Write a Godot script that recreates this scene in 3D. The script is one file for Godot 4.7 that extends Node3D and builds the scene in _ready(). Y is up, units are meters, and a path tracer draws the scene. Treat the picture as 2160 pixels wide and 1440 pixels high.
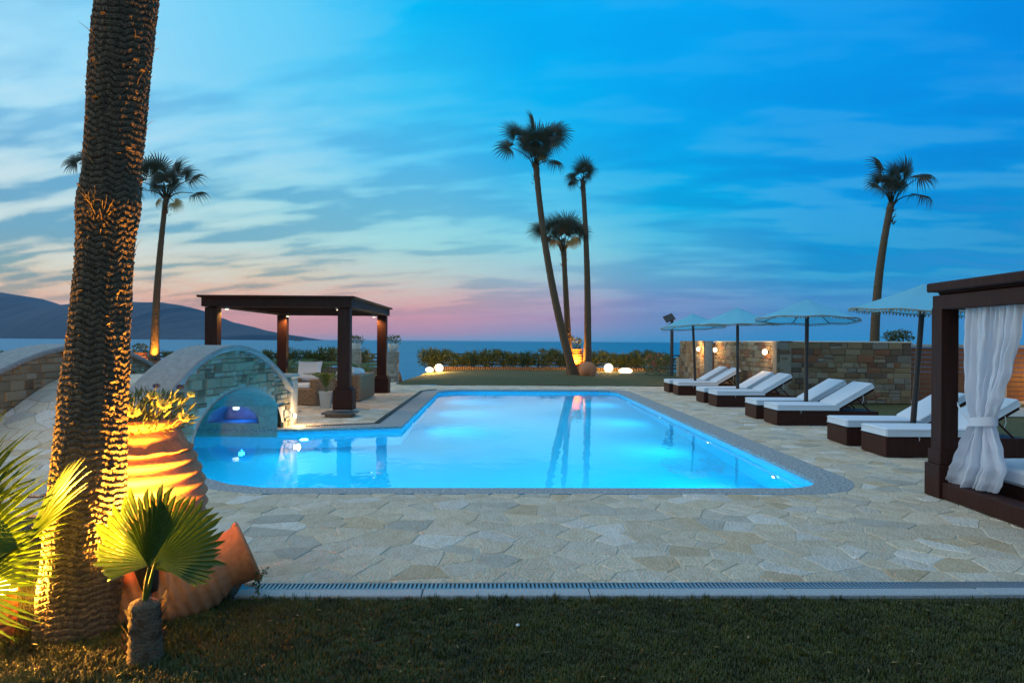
extends Node3D
# Dusk at a sea-side pool: x runs right, y up, and p(x, y, d) is a point d metres in front of the camera's foot.

var M := {}
var taken := {}
var rng := RandomNumberGenerator.new()
var leaf_noise := FastNoiseLite.new()

class MB:
	var v := PackedVector3Array()
	var n := PackedVector3Array()
	var c := PackedColorArray()
	var ix := PackedInt32Array()
	var col := Color(1, 1, 1)
	var colored := false

	func vert(p: Vector3, nn: Vector3) -> void:
		v.append(p)
		n.append(nn)
		c.append(col)

	func tri(a: Vector3, b: Vector3, d: Vector3) -> void:
		var nn := (b - a).cross(d - a).normalized()
		var k := v.size()
		vert(a, nn); vert(b, nn); vert(d, nn)
		ix.append_array([k, k + 2, k + 1])

	func quad(a: Vector3, b: Vector3, d: Vector3, e: Vector3) -> void:
		var nn := (d - a).cross(e - b).normalized()
		var k := v.size()
		vert(a, nn); vert(b, nn); vert(d, nn); vert(e, nn)
		ix.append_array([k, k + 2, k + 1, k, k + 3, k + 2])

	func quad_out(a: Vector3, b: Vector3, d: Vector3, e: Vector3, inside: Vector3) -> void:
		if (d - a).cross(e - b).dot((a + b + d + e) * 0.25 - inside) < 0.0:
			quad(e, d, b, a)
		else:
			quad(a, b, d, e)

	func tri_out(a: Vector3, b: Vector3, d: Vector3, inside: Vector3) -> void:
		if (b - a).cross(d - a).dot((a + b + d) / 3.0 - inside) < 0.0:
			tri(a, d, b)
		else:
			tri(a, b, d)

	func box(at: Vector3, size: Vector3, turn := Basis()) -> void:
		var h := size * 0.5
		var q := []
		for k in 8:
			q.append(at + turn * Vector3(h.x if k & 1 else -h.x, h.y if k & 2 else -h.y, h.z if k & 4 else -h.z))
		for f in [[0, 1, 3, 2], [4, 5, 7, 6], [0, 1, 5, 4], [2, 3, 7, 6], [0, 2, 6, 4], [1, 3, 7, 5]]:
			quad_out(q[f[0]], q[f[1]], q[f[2]], q[f[3]], at)

	func slab(at: Vector3, size: Vector3, b: float, turn := Basis()) -> void:
		# a box whose edges are cut at 45 degrees
		var h := size * 0.5
		var px := []
		var py := []
		var pz := []
		for k in 8:
			var s := Vector3(1 if k & 1 else -1, 1 if k & 2 else -1, 1 if k & 4 else -1)
			px.append(at + turn * (s * Vector3(h.x, h.y - b, h.z - b)))
			py.append(at + turn * (s * Vector3(h.x - b, h.y, h.z - b)))
			pz.append(at + turn * (s * Vector3(h.x - b, h.y - b, h.z)))
		quad_out(px[0], px[2], px[6], px[4], at); quad_out(px[1], px[3], px[7], px[5], at)
		quad_out(py[0], py[1], py[5], py[4], at); quad_out(py[2], py[3], py[7], py[6], at)
		quad_out(pz[0], pz[1], pz[3], pz[2], at); quad_out(pz[4], pz[5], pz[7], pz[6], at)
		for k in [0, 4]:
			for j in [[0, 1, -1], [2, 3, 1]]:
				quad_out(py[k + j[0]], py[k + j[1]], pz[k + j[1]], pz[k + j[0]], at)
			quad_out(px[k], px[k + 2], pz[k + 2], pz[k], at)
			quad_out(px[k + 1], px[k + 3], pz[k + 3], pz[k + 1], at)
		for k in [0, 1]:
			quad_out(px[k], px[k + 4], py[k + 4], py[k], at)
			quad_out(px[k + 2], px[k + 6], py[k + 6], py[k + 2], at)
		for k in 8:
			tri_out(px[k], py[k], pz[k], at)

	func grid(rows: Array, round_u := false) -> void:
		# rows of equal length; the face looks towards du x dv
		var nr := rows.size()
		var nc: int = rows[0].size()
		var k := v.size()
		for i in nr:
			var r: PackedVector3Array = rows[i]
			var up: PackedVector3Array = rows[mini(i + 1, nr - 1)]
			var dn: PackedVector3Array = rows[maxi(i - 1, 0)]
			for j in nc:
				var ja := j + 1
				var jb := j - 1
				if round_u:
					ja = ja % nc
					jb = (jb + nc) % nc
				else:
					ja = mini(ja, nc - 1)
					jb = maxi(jb, 0)
				var nn := (r[ja] - r[jb]).cross(up[j] - dn[j])
				vert(r[j], nn.normalized() if nn.length_squared() > 1e-16 else Vector3.UP)
		var wide := nc if round_u else nc - 1
		for i in nr - 1:
			for j in wide:
				var a := k + i * nc + j
				var b := k + i * nc + (j + 1) % nc
				ix.append_array([a, b + nc, b, a, a + nc, b + nc])

	func tube(pts: Array, rad: Array, sides := 8, cap := true) -> void:
		var rows := []
		var prev := Vector3.RIGHT
		for i in pts.size():
			var t: Vector3 = (pts[mini(i + 1, pts.size() - 1)] - pts[maxi(i - 1, 0)]).normalized()
			var u := prev - t * prev.dot(t)
			if u.length() < 0.1:
				u = Vector3.FORWARD - t * Vector3.FORWARD.dot(t)
			u = u.normalized()
			prev = u
			var w := t.cross(u)
			var row := PackedVector3Array()
			for j in sides:
				var a := TAU * j / sides
				row.append(pts[i] + (u * cos(a) + w * sin(a)) * rad[i])
			rows.append(row)
		grid(rows, true)
		if cap:
			for e in [0, pts.size() - 1]:
				for j in sides:
					tri_out(pts[e], rows[e][j], rows[e][(j + 1) % sides], pts[1 if e == 0 else e - 1])

	func lathe(prof: Array, sides := 32, at := Vector3.ZERO, turn := Basis(), wob := 0.0) -> void:
		# prof: Vector2(radius, height) from the bottom to the top of the outside
		var rows := []
		for q in prof:
			var row := PackedVector3Array()
			for j in sides:
				var a := TAU * j / sides
				var r: float = q.x * (1.0 + wob * sin(3.0 * a + q.y * 5.0))
				row.append(at + turn * Vector3(r * cos(a), q.y, -r * sin(a)))
			rows.append(row)
		grid(rows, true)

	func plate(poly: PackedVector2Array, y: float, up := true) -> void:
		# a flat polygon given as (x, d)
		var t := Geometry2D.triangulate_polygon(poly)
		for k in range(0, t.size(), 3):
			var a := Vector3(poly[t[k]].x, y, -poly[t[k]].y)
			var b := Vector3(poly[t[k + 1]].x, y, -poly[t[k + 1]].y)
			var d := Vector3(poly[t[k + 2]].x, y, -poly[t[k + 2]].y)
			tri_out(a, b, d, (a + b + d) / 3.0 + (Vector3.DOWN if up else Vector3.UP))

	func prism(poly: PackedVector2Array, y0: float, y1: float) -> void:
		plate(poly, y1)
		var cw := Geometry2D.is_polygon_clockwise(poly)
		for k in poly.size():
			var a: Vector2 = poly[k]
			var b: Vector2 = poly[(k + 1) % poly.size()]
			if cw:
				quad(Vector3(b.x, y0, -b.y), Vector3(a.x, y0, -a.y), Vector3(a.x, y1, -a.y), Vector3(b.x, y1, -b.y))
			else:
				quad(Vector3(a.x, y0, -a.y), Vector3(b.x, y0, -b.y), Vector3(b.x, y1, -b.y), Vector3(a.x, y1, -a.y))

	func mesh() -> ArrayMesh:
		var arr := []
		arr.resize(Mesh.ARRAY_MAX)
		arr[Mesh.ARRAY_VERTEX] = v
		arr[Mesh.ARRAY_NORMAL] = n
		if colored:
			arr[Mesh.ARRAY_COLOR] = c
		arr[Mesh.ARRAY_INDEX] = ix
		var m := ArrayMesh.new()
		m.add_surface_from_arrays(Mesh.PRIMITIVE_TRIANGLES, arr)
		return m

func p(x: float, y: float, d: float) -> Vector3:
	return Vector3(x, y, -d)

func rf(a: float, b: float) -> float:
	return rng.randf_range(a, b)

func numbered(called: String) -> String:
	if not taken.has(called):
		taken[called] = 0
		return called
	taken[called] += 1
	return "%s_%03d" % [called, taken[called]]

func tag(o: Node, label: String, category: String, group := "") -> Node:
	o.set_meta("label", label)
	o.set_meta("category", category)
	if group:
		o.set_meta("group", group)
	return o

func thing(called: String, label: String, category: String, at := Vector3.ZERO, turn := 0.0, group := "") -> Node3D:
	var o := Node3D.new()
	o.name = numbered(called)
	add_child(o)
	o.position = at
	o.rotation.y = turn
	tag(o, label, category, group)
	return o

func part(parent: Node, called: String, m, mat: Material, at := Vector3.ZERO) -> MeshInstance3D:
	var o := MeshInstance3D.new()
	o.name = called
	o.mesh = m.mesh() if m is MB else m
	o.material_override = mat
	parent.add_child(o, true)
	o.position = at
	return o

func struct(called: String, m, mat: Material) -> MeshInstance3D:
	var o := part(self, numbered(called), m, mat)
	o.set_meta("kind", "structure")
	return o

func struct_node(called: String) -> Node3D:
	var o := Node3D.new()
	o.name = numbered(called)
	add_child(o)
	o.set_meta("kind", "structure")
	return o

func lamp(parent: Node, at: Vector3, energy: float, color: Color, size := 0.03) -> OmniLight3D:
	var l := OmniLight3D.new()
	l.name = "glow"
	l.light_energy = energy
	l.light_color = color
	l.light_size = size
	l.omni_range = 30.0
	l.omni_attenuation = 2.0
	l.shadow_enabled = true
	parent.add_child(l, true)
	l.position = at
	return l

func spot(parent: Node, at: Vector3, aim: Vector3, energy: float, color: Color, angle: float, size := 0.03, soft := 0.6) -> SpotLight3D:
	var l := SpotLight3D.new()
	l.name = "glow"
	l.light_energy = energy
	l.light_color = color
	l.light_size = size
	l.spot_range = 30.0
	l.spot_attenuation = 2.0
	l.spot_angle = angle
	l.spot_angle_attenuation = soft
	l.shadow_enabled = true
	parent.add_child(l, true)
	l.position = at
	var y := aim.normalized()
	l.basis = Basis.looking_at(y, Vector3.UP if absf(y.y) < 0.95 else Vector3.RIGHT)
	return l

# ---------------------------------------------------------------- materials
func lin(r: float, g: float, b: float) -> Color:
	return Color(r, g, b).linear_to_srgb()

func noise_tex(freq: float, octaves: int, a: Color, b: Color, sd: int, kind := FastNoiseLite.TYPE_SIMPLEX_SMOOTH, stretch := 1, size := 512, power := 1.0) -> ImageTexture:
	# a seamless noise between two linear colours
	var f := FastNoiseLite.new()
	f.seed = sd
	f.noise_type = kind
	f.frequency = freq
	f.fractal_octaves = octaves
	f.fractal_gain = 0.55
	var src := f.get_seamless_image(size, size / stretch)
	if stretch > 1:
		src.resize(size, size, Image.INTERPOLATE_CUBIC)
	var look := PackedByteArray()
	look.resize(256 * 3)
	for k in 256:
		var q := a.lerp(b, pow(k / 255.0, power)).linear_to_srgb()
		look[k * 3] = clampi(int(q.r * 255.0 + 0.5), 0, 255)
		look[k * 3 + 1] = clampi(int(q.g * 255.0 + 0.5), 0, 255)
		look[k * 3 + 2] = clampi(int(q.b * 255.0 + 0.5), 0, 255)
	var data := src.get_data()
	var out := PackedByteArray()
	out.resize(size * size * 3)
	for k in size * size:
		var j := data[k] * 3
		out[k * 3] = look[j]
		out[k * 3 + 1] = look[j + 1]
		out[k * 3 + 2] = look[j + 2]
	return ImageTexture.create_from_image(Image.create_from_data(size, size, false, Image.FORMAT_RGB8, out))

func grey_tex(freq: float, octaves: int, sd: int, kind := FastNoiseLite.TYPE_SIMPLEX_SMOOTH, stretch := 1, size := 512) -> ImageTexture:
	var f := FastNoiseLite.new()
	f.seed = sd
	f.noise_type = kind
	f.frequency = freq
	f.fractal_octaves = octaves
	f.fractal_gain = 0.55
	var src := f.get_seamless_image(size, size / stretch)
	if stretch > 1:
		src.resize(size, size, Image.INTERPOLATE_CUBIC)
	return ImageTexture.create_from_image(src)

func plain(r: float, g: float, b: float, rough := 0.8) -> StandardMaterial3D:
	var m := StandardMaterial3D.new()
	m.albedo_color = lin(r, g, b)
	m.roughness = rough
	return m

func textured(tex: Texture2D, scale: Vector3, rough := 0.8, relief: Texture2D = null, cm := 1.0, world := true) -> StandardMaterial3D:
	var m := StandardMaterial3D.new()
	m.albedo_texture = tex
	m.roughness = rough
	m.uv1_triplanar = true
	m.uv1_world_triplanar = world
	m.uv1_scale = scale
	if relief:
		m.heightmap_enabled = true
		m.heightmap_texture = relief
		m.heightmap_scale = cm
	return m

func glowing(r: float, g: float, b: float, e: float) -> StandardMaterial3D:
	var m := StandardMaterial3D.new()
	m.albedo_color = lin(0.8, 0.8, 0.8)
	m.emission_enabled = true
	m.emission = lin(r, g, b)
	m.emission_energy_multiplier = e
	m.roughness = 0.4
	return m

func make_materials() -> void:
	var soft := grey_tex(0.01, 4, 3)
	var fine := grey_tex(0.05, 4, 4)
	var grain := grey_tex(0.02, 4, 5, FastNoiseLite.TYPE_SIMPLEX_SMOOTH, 8)
	var pits := grey_tex(0.03, 3, 6, FastNoiseLite.TYPE_CELLULAR)
	M.fine = fine
	var crag := grey_tex(0.02, 5, 8, FastNoiseLite.TYPE_SIMPLEX_SMOOTH, 1, 1024)
	M.soft = soft
	M.paving = textured(noise_tex(0.018, 5, Color(0.66, 0.61, 0.53), Color(1, 1, 1), 11, FastNoiseLite.TYPE_SIMPLEX_SMOOTH, 1, 1024, 0.62), Vector3(1.9, 1.9, 1.9), 0.8, crag, 2.6)
	M.paving.vertex_color_use_as_albedo = true
	M.paving.detail_enabled = true
	M.paving.detail_blend_mode = BaseMaterial3D.BLEND_MODE_MUL
	M.paving.detail_uv_layer = BaseMaterial3D.DETAIL_UV_2
	M.paving.detail_albedo = noise_tex(0.012, 5, Color(0.76, 0.64, 0.48), Color(1, 1, 1), 42, FastNoiseLite.TYPE_SIMPLEX_SMOOTH, 2, 1024, 0.4)
	M.paving.uv2_triplanar = true
	M.paving.uv2_world_triplanar = true
	M.paving.uv2_scale = Vector3(0.73, 0.73, 0.73)
	M.stone = textured(noise_tex(0.03, 5, Color(0.5, 0.45, 0.4), Color(1, 1, 1), 12, FastNoiseLite.TYPE_SIMPLEX_SMOOTH, 1, 512, 0.6), Vector3(3.1, 3.1, 3.1), 0.85, fine, 1.2)
	M.stone.vertex_color_use_as_albedo = true
	M.mortar = textured(noise_tex(0.06, 4, Color(0.42, 0.39, 0.32), Color(0.66, 0.61, 0.51), 13), Vector3(2, 2, 2), 0.95, fine, 0.4)
	M.wall_mortar = textured(noise_tex(0.06, 4, Color(0.2, 0.17, 0.12), Color(0.32, 0.27, 0.2), 14), Vector3(2, 2, 2), 0.95, fine, 0.4)
	M.plaster = textured(noise_tex(0.02, 5, Color(0.25, 0.245, 0.21), Color(0.38, 0.37, 0.33), 15), Vector3(0.8, 0.8, 0.8), 0.8, fine, 0.25)
	M.parapet_cap = textured(noise_tex(0.02, 5, Color(0.15, 0.165, 0.165), Color(0.26, 0.28, 0.28), 44), Vector3(0.9, 0.9, 0.9), 0.8, fine, 0.3)
	M.coping = textured(noise_tex(0.11, 3, Color(0.07, 0.08, 0.085), Color(0.5, 0.52, 0.52), 16, FastNoiseLite.TYPE_CELLULAR), Vector3(0.62, 0.62, 0.62), 0.75, crag, 1.5)
	M.slab = textured(noise_tex(0.05, 5, Color(0.26, 0.28, 0.29), Color(0.4, 0.42, 0.43), 17), Vector3(1.6, 1.6, 1.6), 0.6, fine, 0.3)
	M.slate = textured(noise_tex(0.05, 4, Color(0.022, 0.026, 0.03), Color(0.05, 0.056, 0.06), 18), Vector3(2, 2, 2), 0.35, fine, 0.2)
	M.steel = plain(0.3, 0.34, 0.37, 0.4)
	M.steel.metallic = 0.6
	M.dark = plain(0.012, 0.012, 0.013, 0.5)
	M.tile = textured(noise_tex(0.08, 2, Color(0.05, 0.54, 0.78), Color(0.1, 0.66, 0.9), 19, FastNoiseLite.TYPE_CELLULAR), Vector3(2, 2, 2), 0.4)
	M.wood = textured(noise_tex(0.02, 5, Color(0.026, 0.008, 0.0055), Color(0.052, 0.017, 0.011), 20, FastNoiseLite.TYPE_SIMPLEX_SMOOTH, 8), Vector3(1.4, 0.9, 1.4), 0.6, grain, 0.15)
	M.wood.metallic_specular = 0.3
	M.pole = textured(noise_tex(0.02, 4, Color(0.018, 0.011, 0.008), Color(0.036, 0.021, 0.015), 21, FastNoiseLite.TYPE_SIMPLEX_SMOOTH, 8), Vector3(1.4, 0.9, 1.4), 0.5, grain, 0.1)
	M.fence_wood = textured(noise_tex(0.02, 5, Color(0.1, 0.036, 0.014), Color(0.2, 0.075, 0.03), 22, FastNoiseLite.TYPE_SIMPLEX_SMOOTH, 8), Vector3(0.9, 1.3, 0.9), 0.6, grain, 0.2)
	M.log = textured(noise_tex(0.04, 4, Color(0.14, 0.07, 0.03), Color(0.3, 0.17, 0.075), 23), Vector3(2, 2, 2), 0.8, fine, 0.5)
	M.rail = textured(noise_tex(0.03, 4, Color(0.03, 0.03, 0.03), Color(0.07, 0.065, 0.06), 24), Vector3(1, 1, 1), 0.8)
	M.clay = textured(noise_tex(0.025, 5, Color(0.27, 0.105, 0.045), Color(0.47, 0.2, 0.085), 25), Vector3(1.4, 1.4, 1.4), 0.75, fine, 0.3)
	M.trunk = textured(noise_tex(0.02, 5, Color(0.045, 0.031, 0.019), Color(0.19, 0.128, 0.07), 27, FastNoiseLite.TYPE_SIMPLEX_SMOOTH, 4), Vector3(2.4, 3.2, 2.4), 0.85, fine, 1.0)
	M.trunk_far = textured(noise_tex(0.02, 5, Color(0.045, 0.031, 0.019), Color(0.19, 0.128, 0.07), 28), Vector3(1.2, 2.4, 1.2), 0.9, fine, 2.0)
	M.stub = textured(noise_tex(0.03, 4, Color(0.045, 0.031, 0.019), Color(0.19, 0.128, 0.07), 43), Vector3(3, 3, 3), 0.9, fine, 1.0)
	M.leaf = plain(0.045, 0.085, 0.02, 0.45)
	M.leaf.albedo_texture = noise_tex(0.03, 3, Color(0.5, 0.55, 0.4), Color(1, 1, 0.8), 29)
	M.leaf.uv1_triplanar = true
	M.leaf.uv1_scale = Vector3(4, 4, 4)
	M.leaf.albedo_color = lin(0.1, 0.17, 0.04)
	M.leaf.backlight_enabled = true
	M.leaf.backlight = lin(0.55, 0.6, 0.2)
	M.leaf_dry = plain(0.26, 0.17, 0.06, 0.7)
	M.leaf_dry.backlight_enabled = true
	M.leaf_dry.backlight = lin(0.4, 0.3, 0.1)
	M.frond = plain(0.011, 0.015, 0.005, 0.6)
	M.frond.backlight_enabled = true
	M.frond.backlight = lin(0.03, 0.036, 0.012)
	M.hedge = plain(0.045, 0.056, 0.016, 0.5)
	M.hedge.backlight_enabled = true
	M.hedge.backlight = lin(0.12, 0.14, 0.04)
	M.stem = plain(0.12, 0.12, 0.05, 0.7)
	M.petal = plain(0.75, 0.55, 0.08, 0.6)
	M.petal.backlight_enabled = true
	M.petal.backlight = lin(0.6, 0.5, 0.1)
	M.petal_dark = plain(0.1, 0.02, 0.03, 0.6)
	M.rose = plain(0.5, 0.09, 0.08, 0.6)
	M.eye = plain(0.4, 0.2, 0.03, 0.8)
	M.soil = plain(0.03, 0.02, 0.013, 0.95)
	M.lawn_soil = textured(noise_tex(0.04, 5, Color(0.014, 0.012, 0.005), Color(0.04, 0.036, 0.012), 30), Vector3(1.1, 1.1, 1.1), 0.95, fine, 2.0)
	M.grass = plain(1, 1, 1, 0.6)
	M.grass.vertex_color_use_as_albedo = true
	M.lawn_far = textured(noise_tex(0.03, 5, Color(0.026, 0.03, 0.005), Color(0.075, 0.08, 0.014), 31), Vector3(0.35, 0.35, 0.35), 0.95, fine, 3.0)
	M.cloth = textured(noise_tex(0.2, 2, Color(0.56, 0.61, 0.67), Color(0.66, 0.71, 0.77), 32), Vector3(8, 8, 8), 0.9, fine, 0.05)
	M.sheer = plain(0.74, 0.75, 0.8, 0.9)
	M.sheer.backlight_enabled = true
	M.sheer.backlight = lin(0.6, 0.61, 0.66)
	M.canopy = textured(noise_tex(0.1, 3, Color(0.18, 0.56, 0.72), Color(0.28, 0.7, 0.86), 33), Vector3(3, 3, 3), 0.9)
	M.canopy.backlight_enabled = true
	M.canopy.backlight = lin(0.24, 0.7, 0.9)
	M.fringe = plain(0.22, 0.22, 0.18, 0.9)
	M.towel = textured(noise_tex(0.08, 3, Color(0.7, 0.7, 0.7), Color(0.85, 0.85, 0.85), 34), Vector3(4, 4, 4), 0.95, fine, 1.0)
	M.wicker = textured(noise_tex(0.03, 3, Color(0.14, 0.085, 0.045), Color(0.34, 0.21, 0.11), 35), Vector3(5, 5, 5), 0.6)
	M.white_pot = textured(noise_tex(0.03, 4, Color(0.5, 0.48, 0.43), Color(0.62, 0.6, 0.54), 36), Vector3(2, 2, 2), 0.7, fine, 0.2)
	M.roof_cloth = plain(0.6, 0.6, 0.58, 0.9)
	M.hill = textured(noise_tex(0.012, 5, Color(0.012, 0.02, 0.026), Color(0.03, 0.042, 0.05), 37), Vector3(0.0006, 0.0006, 0.0006), 0.95)
	M.sand = plain(0.3, 0.26, 0.2, 0.95)
	M.pool_glow = glowing(0.75, 0.97, 1.0, 6.0)
	M.warm_glow = glowing(1.0, 0.72, 0.38, 7.0)
	M.warm_glow_strong = glowing(1.0, 0.85, 0.62, 14.0)
	M.amber_glow = glowing(1.0, 0.78, 0.35, 9.0)
	M.globe_glow = glowing(1.0, 0.86, 0.55, 2.6)
	M.niche_glow = glowing(0.8, 1.0, 0.7, 1.5)
	M.ship = plain(0.1, 0.12, 0.15, 0.7)
	M.sea = StandardMaterial3D.new()
	M.sea.albedo_color = lin(0.0, 0.14, 0.27)
	M.sea.roughness = 0.4
	M.sea.metallic_specular = 0.32
	M.sea.uv1_triplanar = true
	M.sea.uv1_world_triplanar = true
	M.sea.uv1_scale = Vector3(0.02, 0.02, 0.045)
	var swell: Image = grey_tex(0.02, 5, 38).get_image()
	swell.bump_map_to_normal_map(7.0)
	M.sea.normal_enabled = true
	M.sea.normal_texture = ImageTexture.create_from_image(swell)
	M.sea.normal_scale = 1.0
	M.water = StandardMaterial3D.new()
	M.water.albedo_color = Color(lin(0.6, 0.96, 1.0), 0.0)
	M.water.transparency = BaseMaterial3D.TRANSPARENCY_ALPHA
	M.water.refraction_enabled = true
	M.water.refraction_scale = 0.033
	M.water.roughness = 0.0
	M.water.uv1_triplanar = true
	M.water.uv1_world_triplanar = true
	M.water.uv1_scale = Vector3(0.6, 0.6, 0.35)
	M.water.heightmap_enabled = true
	M.water.heightmap_texture = grey_tex(0.012, 2, 39)
	M.water.heightmap_scale = 0.1

# ---------------------------------------------------------------- sky
const SKY_AZ := [-180.0, -125.0, -75.0, -36.0, -20.0, -8.0, 2.0, 12.0, 24.0, 36.0, 75.0, 125.0, 180.0]
const SKY_EL := [0.0, 0.6, 1.8, 3.2, 5.0, 7.5, 10.5, 14.0, 18.5, 25.0, 45.0, 90.0]
const SKY := [
	["96a8c0", "a0acbe", "b4b0b4", "b4a8a8", "b09cae", "86a0c0", "74a4ca", "4c98c8", "2c8cc4", "3a88c0", "6c90b8", "8aa0be", "96a8c0"],
	["9caec6", "b0b4c0", "d4bcac", "e0b498", "dca094", "c09cae", "9ca0c0", "6898c6", "3c8cc4", "4088c0", "7096be", "90a6c4", "9caec6"],
	["a4b6cc", "c0c0c4", "eccaa8", "f4c09a", "f2aa94", "e8a6a4", "c8a4b8", "8498c4", "5090c6", "448ac2", "789cc4", "98aeca", "a4b6cc"],
	["a8bace", "c8cacc", "f4d8b4", "f2cca4", "f4bc96", "ecb8a6", "ccb2bc", "889cc8", "5494ca", "4088c2", "7ca2c8", "a0b4ce", "a8bace"],
	["aabed2", "ccd2d6", "eadcc6", "dcd8c2", "e2d4b8", "d0d2c6", "b4c8d0", "78b4d4", "3c9cd2", "2c8cc8", "7aa6ce", "a2b8d2", "aabed2"],
	["a8c0d6", "cad6dc", "d8dfdc", "c0d6d8", "b8d8d8", "a8d8dc", "9cd6e0", "64bade", "1c98d6", "1c8ccc", "70a6d2", "a0bad4", "a8c0d6"],
	["a4c0da", "c4d6e0", "d4e2e0", "b8d6e2", "a4d6e2", "90d2e6", "70c6e8", "3cb0e4", "0898de", "1090d6", "66a6d6", "9ab8d8", "a4c0da"],
	["a0c0dc", "bcd6e4", "c8e0ea", "b0dcf0", "92d0ee", "70c6ee", "48b6ea", "18a6e6", "0096e0", "068edc", "5ea4da", "94b6da", "a0c0dc"],
	["9abede", "b4d2e6", "c2dff0", "a8daf4", "7accf2", "54c0f0", "28b0ee", "04a2ea", "0096e4", "008ade", "56a0dc", "8eb4dc", "9abede"],
	["94bade", "acd0e8", "bce0f4", "9ed8f6", "6ccaf4", "3cb8f2", "12acf0", "00a4ee", "0098e8", "008ade", "509ede", "88b0dc", "94bade"],
	["a4c4e2", "b4d0e8", "bcdaf2", "a6d4f2", "8acaf0", "72c0ee", "60b6ec", "56b0ea", "54aae6", "56a6e2", "74b0e0", "98bee2", "a4c4e2"],
	["a2c8ea", "a2c8ea", "a2c8ea", "a2c8ea", "a2c8ea", "a2c8ea", "a2c8ea", "a2c8ea", "a2c8ea", "a2c8ea", "a2c8ea", "a2c8ea", "a2c8ea"],
]
var sky_lin := []
var cl_a := FastNoiseLite.new()
var cl_b := FastNoiseLite.new()
var cl_c := FastNoiseLite.new()

func sky_at(az: float, el: float) -> Color:
	var i := 0
	while i < SKY_AZ.size() - 2 and az > SKY_AZ[i + 1]:
		i += 1
	var k := 0
	while k < SKY_EL.size() - 2 and el > SKY_EL[k + 1]:
		k += 1
	var t: float = clampf((az - SKY_AZ[i]) / (SKY_AZ[i + 1] - SKY_AZ[i]), 0, 1)
	var w: float = clampf((el - SKY_EL[k]) / (SKY_EL[k + 1] - SKY_EL[k]), 0, 1)
	t = t * t * (3.0 - 2.0 * t) * 0.5 + t * 0.5
	var a: Color = sky_lin[k][i].lerp(sky_lin[k][i + 1], t)
	var b: Color = sky_lin[k + 1][i].lerp(sky_lin[k + 1][i + 1], t)
	var q := a.lerp(b, w)
	# streaks of high cloud, flattened towards the horizon and rising to the right
	var h := 1.0 / (sin(deg_to_rad(maxf(el, 0.0))) + 0.16)
	var ar := deg_to_rad(az)
	var x := sin(ar) * h
	var z := cos(ar) * h
	var s1 := cl_a.get_noise_2d(x * 80.0 + z * 30.0, z * 215.0 + x * 26.0)
	var s2 := cl_b.get_noise_2d(x * 190.0 + z * 60.0, z * 560.0 + x * 70.0)
	var s3 := cl_c.get_noise_2d(x * 34.0, z * 62.0 + x * 14.0)
	var low := clampf((el - 1.0) / 3.0, 0.0, 1.0)
	var side := clampf(0.5 - az / 60.0, 0.42, 1.0) if absf(az) < 60.0 else 0.6
	var band := 1.0 - clampf((el - 11.0) / 12.0, 0.0, 0.7)
	var thick := clampf((s1 * 1.1 + s2 * 0.5 + s3 * 0.45) * 2.7 + 0.05, -1.0, 1.0) * low * side * band
	if thick > 0.0:
		var dim := Color(q.r * 0.33, q.g * 0.6, q.b * 0.8)
		q = q.lerp(dim, thick * 0.95)
	else:
		q = q.lerp(Color(q.r * 0.6 + 0.36 * side, q.g * 0.65 + 0.36, q.b * 0.7 + 0.3), -thick * (0.3 + 0.5 * side))
	return q

func fill_sky(im: Image, x0: int, x1: int, y0: int, y1: int) -> void:
	var w := im.get_width()
	var h := im.get_height()
	for y in range(y0, y1):
		var el := 90.0 - (y + 0.5) * 180.0 / h
		for x in range(x0, x1):
			var az := wrapf((x + 0.5) * 360.0 / w, -180.0, 180.0)
			im.set_pixel(x, y, sky_at(az, el).linear_to_srgb())

func make_sky() -> ImageTexture:
	for row in SKY:
		var r := []
		for hex in row:
			var q := Color.html(hex).srgb_to_linear()
			var l := q.get_luminance()
			r.append(Color(maxf(0.0, l + (q.r - l) * 1.14), maxf(0.0, l + (q.g - l) * 1.14), l + (q.b - l) * 1.06) * 1.05)
		sky_lin.append(r)
	for f in [cl_a, cl_b, cl_c]:
		f.noise_type = FastNoiseLite.TYPE_SIMPLEX_SMOOTH
		f.fractal_type = FastNoiseLite.FRACTAL_FBM
		f.fractal_octaves = 4
		f.frequency = 0.012
		f.domain_warp_enabled = true
		f.domain_warp_amplitude = 18.0
		f.domain_warp_frequency = 0.012
	cl_a.seed = 5
	cl_b.seed = 8
	cl_c.seed = 13
	var im := Image.create(1024, 512, false, Image.FORMAT_RGB8)
	im.fill(Color(0.3, 0.42, 0.52))
	fill_sky(im, 0, 1024, 0, 256)
	im.resize(4096, 2048, Image.INTERPOLATE_CUBIC)
	fill_sky(im, 0, 458, 690, 1024)
	fill_sky(im, 3638, 4096, 690, 1024)
	im.fill_rect(Rect2i(0, 1024, 4096, 1024), Color(0.3, 0.42, 0.52))
	return ImageTexture.create_from_image(im)

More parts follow.
